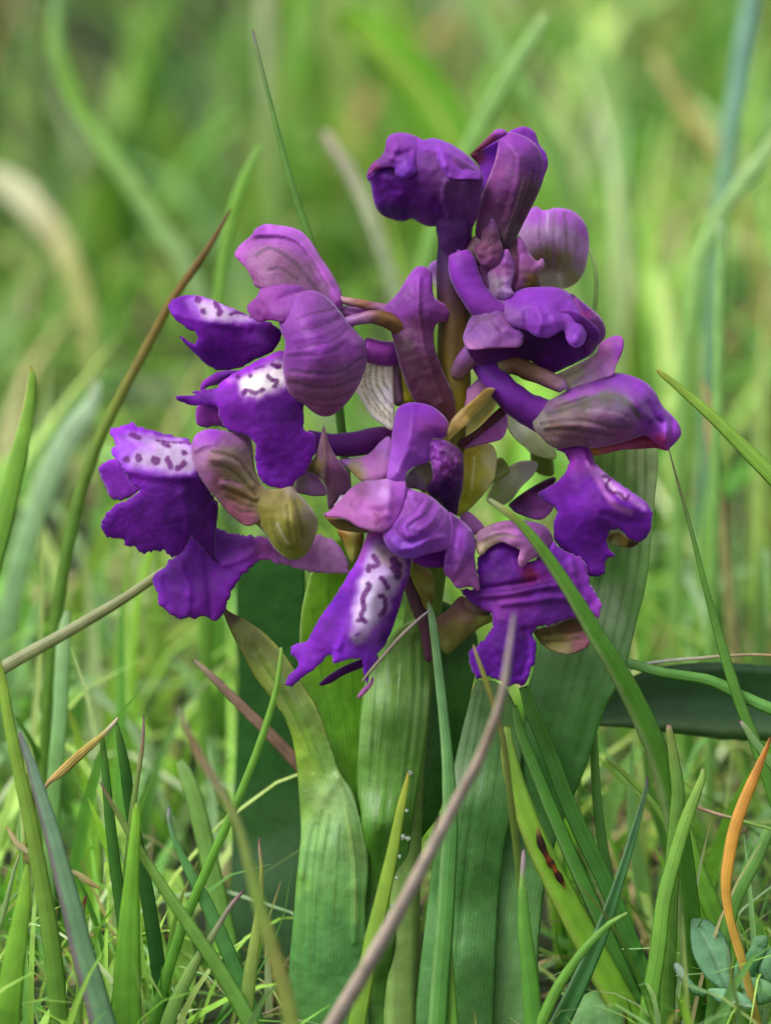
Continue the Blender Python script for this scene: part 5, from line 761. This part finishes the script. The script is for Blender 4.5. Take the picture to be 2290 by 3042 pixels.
blade(GB, 'tall blue green stem, soft in focus, at the right edge', 10, '1600 -80 -3740 56 1575 60 -3740 62 1545 220 -3740 62 1520 380 -3740 58 1495 520 -3731 56 1475 680 -3723 54 1450 900 -3706 54', '0 8cb4a0 .5 88b4a0 1 84b088', BGG, fold=.4)
blade(GB, 'pale tipped upright blade, soft in focus, right of the closed hood', 10, '1440 955 -1530 22 1450 1000 -1530 32 1448 1160 -1530 34 1440 1340 -1526 34 1440 1560 -1521 34 1430 1860 -1513 34', '0 d0dcc0 .06 b4d0a0 .3 98c478 1 8cbc64', BGG, fold=.3)
blade(GB, 'soft pale green blade slanting from the right edge towards the closed hood', 10, '1720 560 -2720 40 1620 690 -2720 48 1520 820 -2720 50 1420 980 -2720 50 1350 1150 -2711 50 1320 1360 -2703 48', '0 b0cc90 .4 a8cc88 1 94c068', BGG, fold=.3)
blade(GB, 'soft brown stalk standing right of the closed hood', 10, '1370 1640 -2260 10.8 1395 1760 -2260 23.4 1405 1900 -2260 27.0 1425 2060 -2256 28.8 1450 2240 -2251 28.8', '0 a89868 .4 a88c60 1 94905c', BGG, fold=.3, mat=M_DRY)
blade(GB, 'thin pale blade looping down beside the pale lilac bud', 10, '860 1040 -260 5  885 1085 -260 10  905 1150 -260 12  912 1230 -260 13  905 1330 -262 14  895 1460 -264 15', '0 c0cc98 .3 b0cc84 1 98bc64', fold=.4)
blade(GB, 'soft yellow brown blade in the upper right background', 10, '1150 220 -6600 34.0 1210 330 -6600 44.0 1290 460 -6600 48.0 1370 570 -6583 46.0 1440 680 -6566 40.0', '0 b8b878 .5 b4a868 1 a09c58', BGG, fold=.3, mat=M_DRY)
blade(GB, 'soft pale blue green leaf low at the left behind the olive blade', 9, '430 1640 -2590 16.0 390 1760 -2590 56.0 310 1870 -2590 70.4 250 1980 -2586 73.6 190 2120 -2581 73.6 120 2320 -2573 72.0', '0 c4d4bc .3 b4ccac 1 9cc08c', BGG, fold=.25)
blade(GB, 'broad vivid green leaf, soft in focus, left of the topmost flower', 10, '-200 60 -5610 60 -60 150 -5610 110 60 260 -5610 140 160 380 -5610 150 260 540 -5593 140 340 720 -5576 120', '0 88b834 .3 80bc30 1 6cac2c', BGG, fold=.3)
blade(GB, 'yellow green midrib blade over the broad vivid soft leaf', 10, '-140 120 -5270 20 -20 230 -5270 40 90 340 -5270 44 180 440 -5270 44 260 560 -5253 42', '0 a8c454 1 98b848', BGG, fold=.3)

# ------------------------------------------------------------------ small plants at the bottom
hb = P(2215, 3180, 120); hb[2] = 0
herb = bpy.data.objects.new('herb', None); coll.objects.link(herb); herb.location = hb; herb.empty_display_size = .004; ORG['herb'] = hb
tag(herb, 'small herb with downy grey green oval leaves under the orange blade', 'herb')
HC = dict(mat=M_HERB, th=6, wob=(3, 40))
patch('leaf', herb, 8, '1265 1408 1300 1396 1350 1402 1400 1440 1440 1500 1468 1580 1470 1680 1462 1772 1400 1740 1340 1690 1295 1620 1265 1530', '1280 1410 120  1470 1600 150  1460 1760 180  1330 1580 170', '6c9c74', (4, 4), 40, strokes=[st(8, '1285 1410 1350 1520 1410 1650 1460 1765', 4, '88a88c', 4)], ridges=[rd(8, '1285 1410 1350 1520 1410 1650 1460 1765', 9, -9)], seed=80, **HC)
patch('leaf', herb, 8, '1520 1620 1560 1540 1580 1490 1630 1478 1652 1500 1640 1560 1600 1640 1570 1720 1530 1700', '1600 1500 140  1550 1680 170', '64986a', (6, 5), 30, cols=ck(8, '1620 1500 6c9c6c 1560 1640 447a48'), strokes=[st(8, '1600 1530 1630 1540', 5, '30603c', 3), st(8, '1590 1570 1620 1575', 5, '30603c', 3)], seed=81, **HC)
patch('leaf', herb, 8, '1590 1660 1620 1580 1670 1530 1730 1520 1760 1600 1720 1700 1650 1720', '1600 1650 150  1740 1560 120', '70a074', (6, 5), 35, seed=82, **HC)
patch('leaf', herb, 8, '1515 1720 1560 1690 1630 1700 1690 1740 1680 1800 1600 1830 1540 1800', '1530 1720 180  1660 1780 220', '6c9c68', (6, 5), 35, seed=83, **HC)
patch('leaf', herb, 8, '1350 1750 1420 1745 1500 1760 1560 1800 1580 1850 1530 1850 1470 1830 1410 1820 1370 1790', '1370 1760 200  1560 1840 250', '70a078', (8, 8), 30, strokes=[st(8, '1440 1800 1520 1825 1570 1835', 3, 'c0d0b4', 4)], seed=84, **HC)
patch('leaf', herb, 8, '1460 1690 1500 1600 1520 1620 1530 1720 1500 1800 1460 1790', '1490 1700 150', '60905f', (6, 5), 30, seed=85, **HC)
patch('leaf', herb, 8, '1178 1640 1190 1615 1225 1640 1280 1720 1350 1760 1330 1790 1270 1770 1210 1700', '1190 1640 180  1330 1770 200', '6c9878', (8, 8), 25, cols=ck(8, '1190 1630 a8c0b4 1280 1740 5c8c5c'), seed=86, **HC)
tube('stem', herb, 8, '1470 1740 150 10  1500 1850 140 12  1520 2000 130 13  1540 2160 125 14', '0 6a9860 1 6a8c50', ground=True)
cl = bpy.data.objects.new('leaf_rosette', None); coll.objects.link(cl); q0 = P(1770, 3180, 150); q0[2] = 0; cl.location = q0; cl.empty_display_size = .004; ORG['leaf_rosette'] = q0
tag(cl, 'cut off dark green leaf with a brown edge at the slate blade foot', 'leaf')
patch('leaf', cl, 8, '600 2180 620 1930 660 1830 740 1772 800 1750 870 1738 922 1745 938 1800 945 1921 950 2180', '700 1800 100  920 1750 80  800 2100 200', '4c7c40', (12, 10), 50, mat=M_LEAF, cols=ck(8, '700 1850 588a4c 850 1780 507c40 800 1950 447438 900 1900 487838'), strokes=[st(8, '915 1745 928 1800 935 1880 940 1960', 9, '4a2c24', 6)], seed=87)
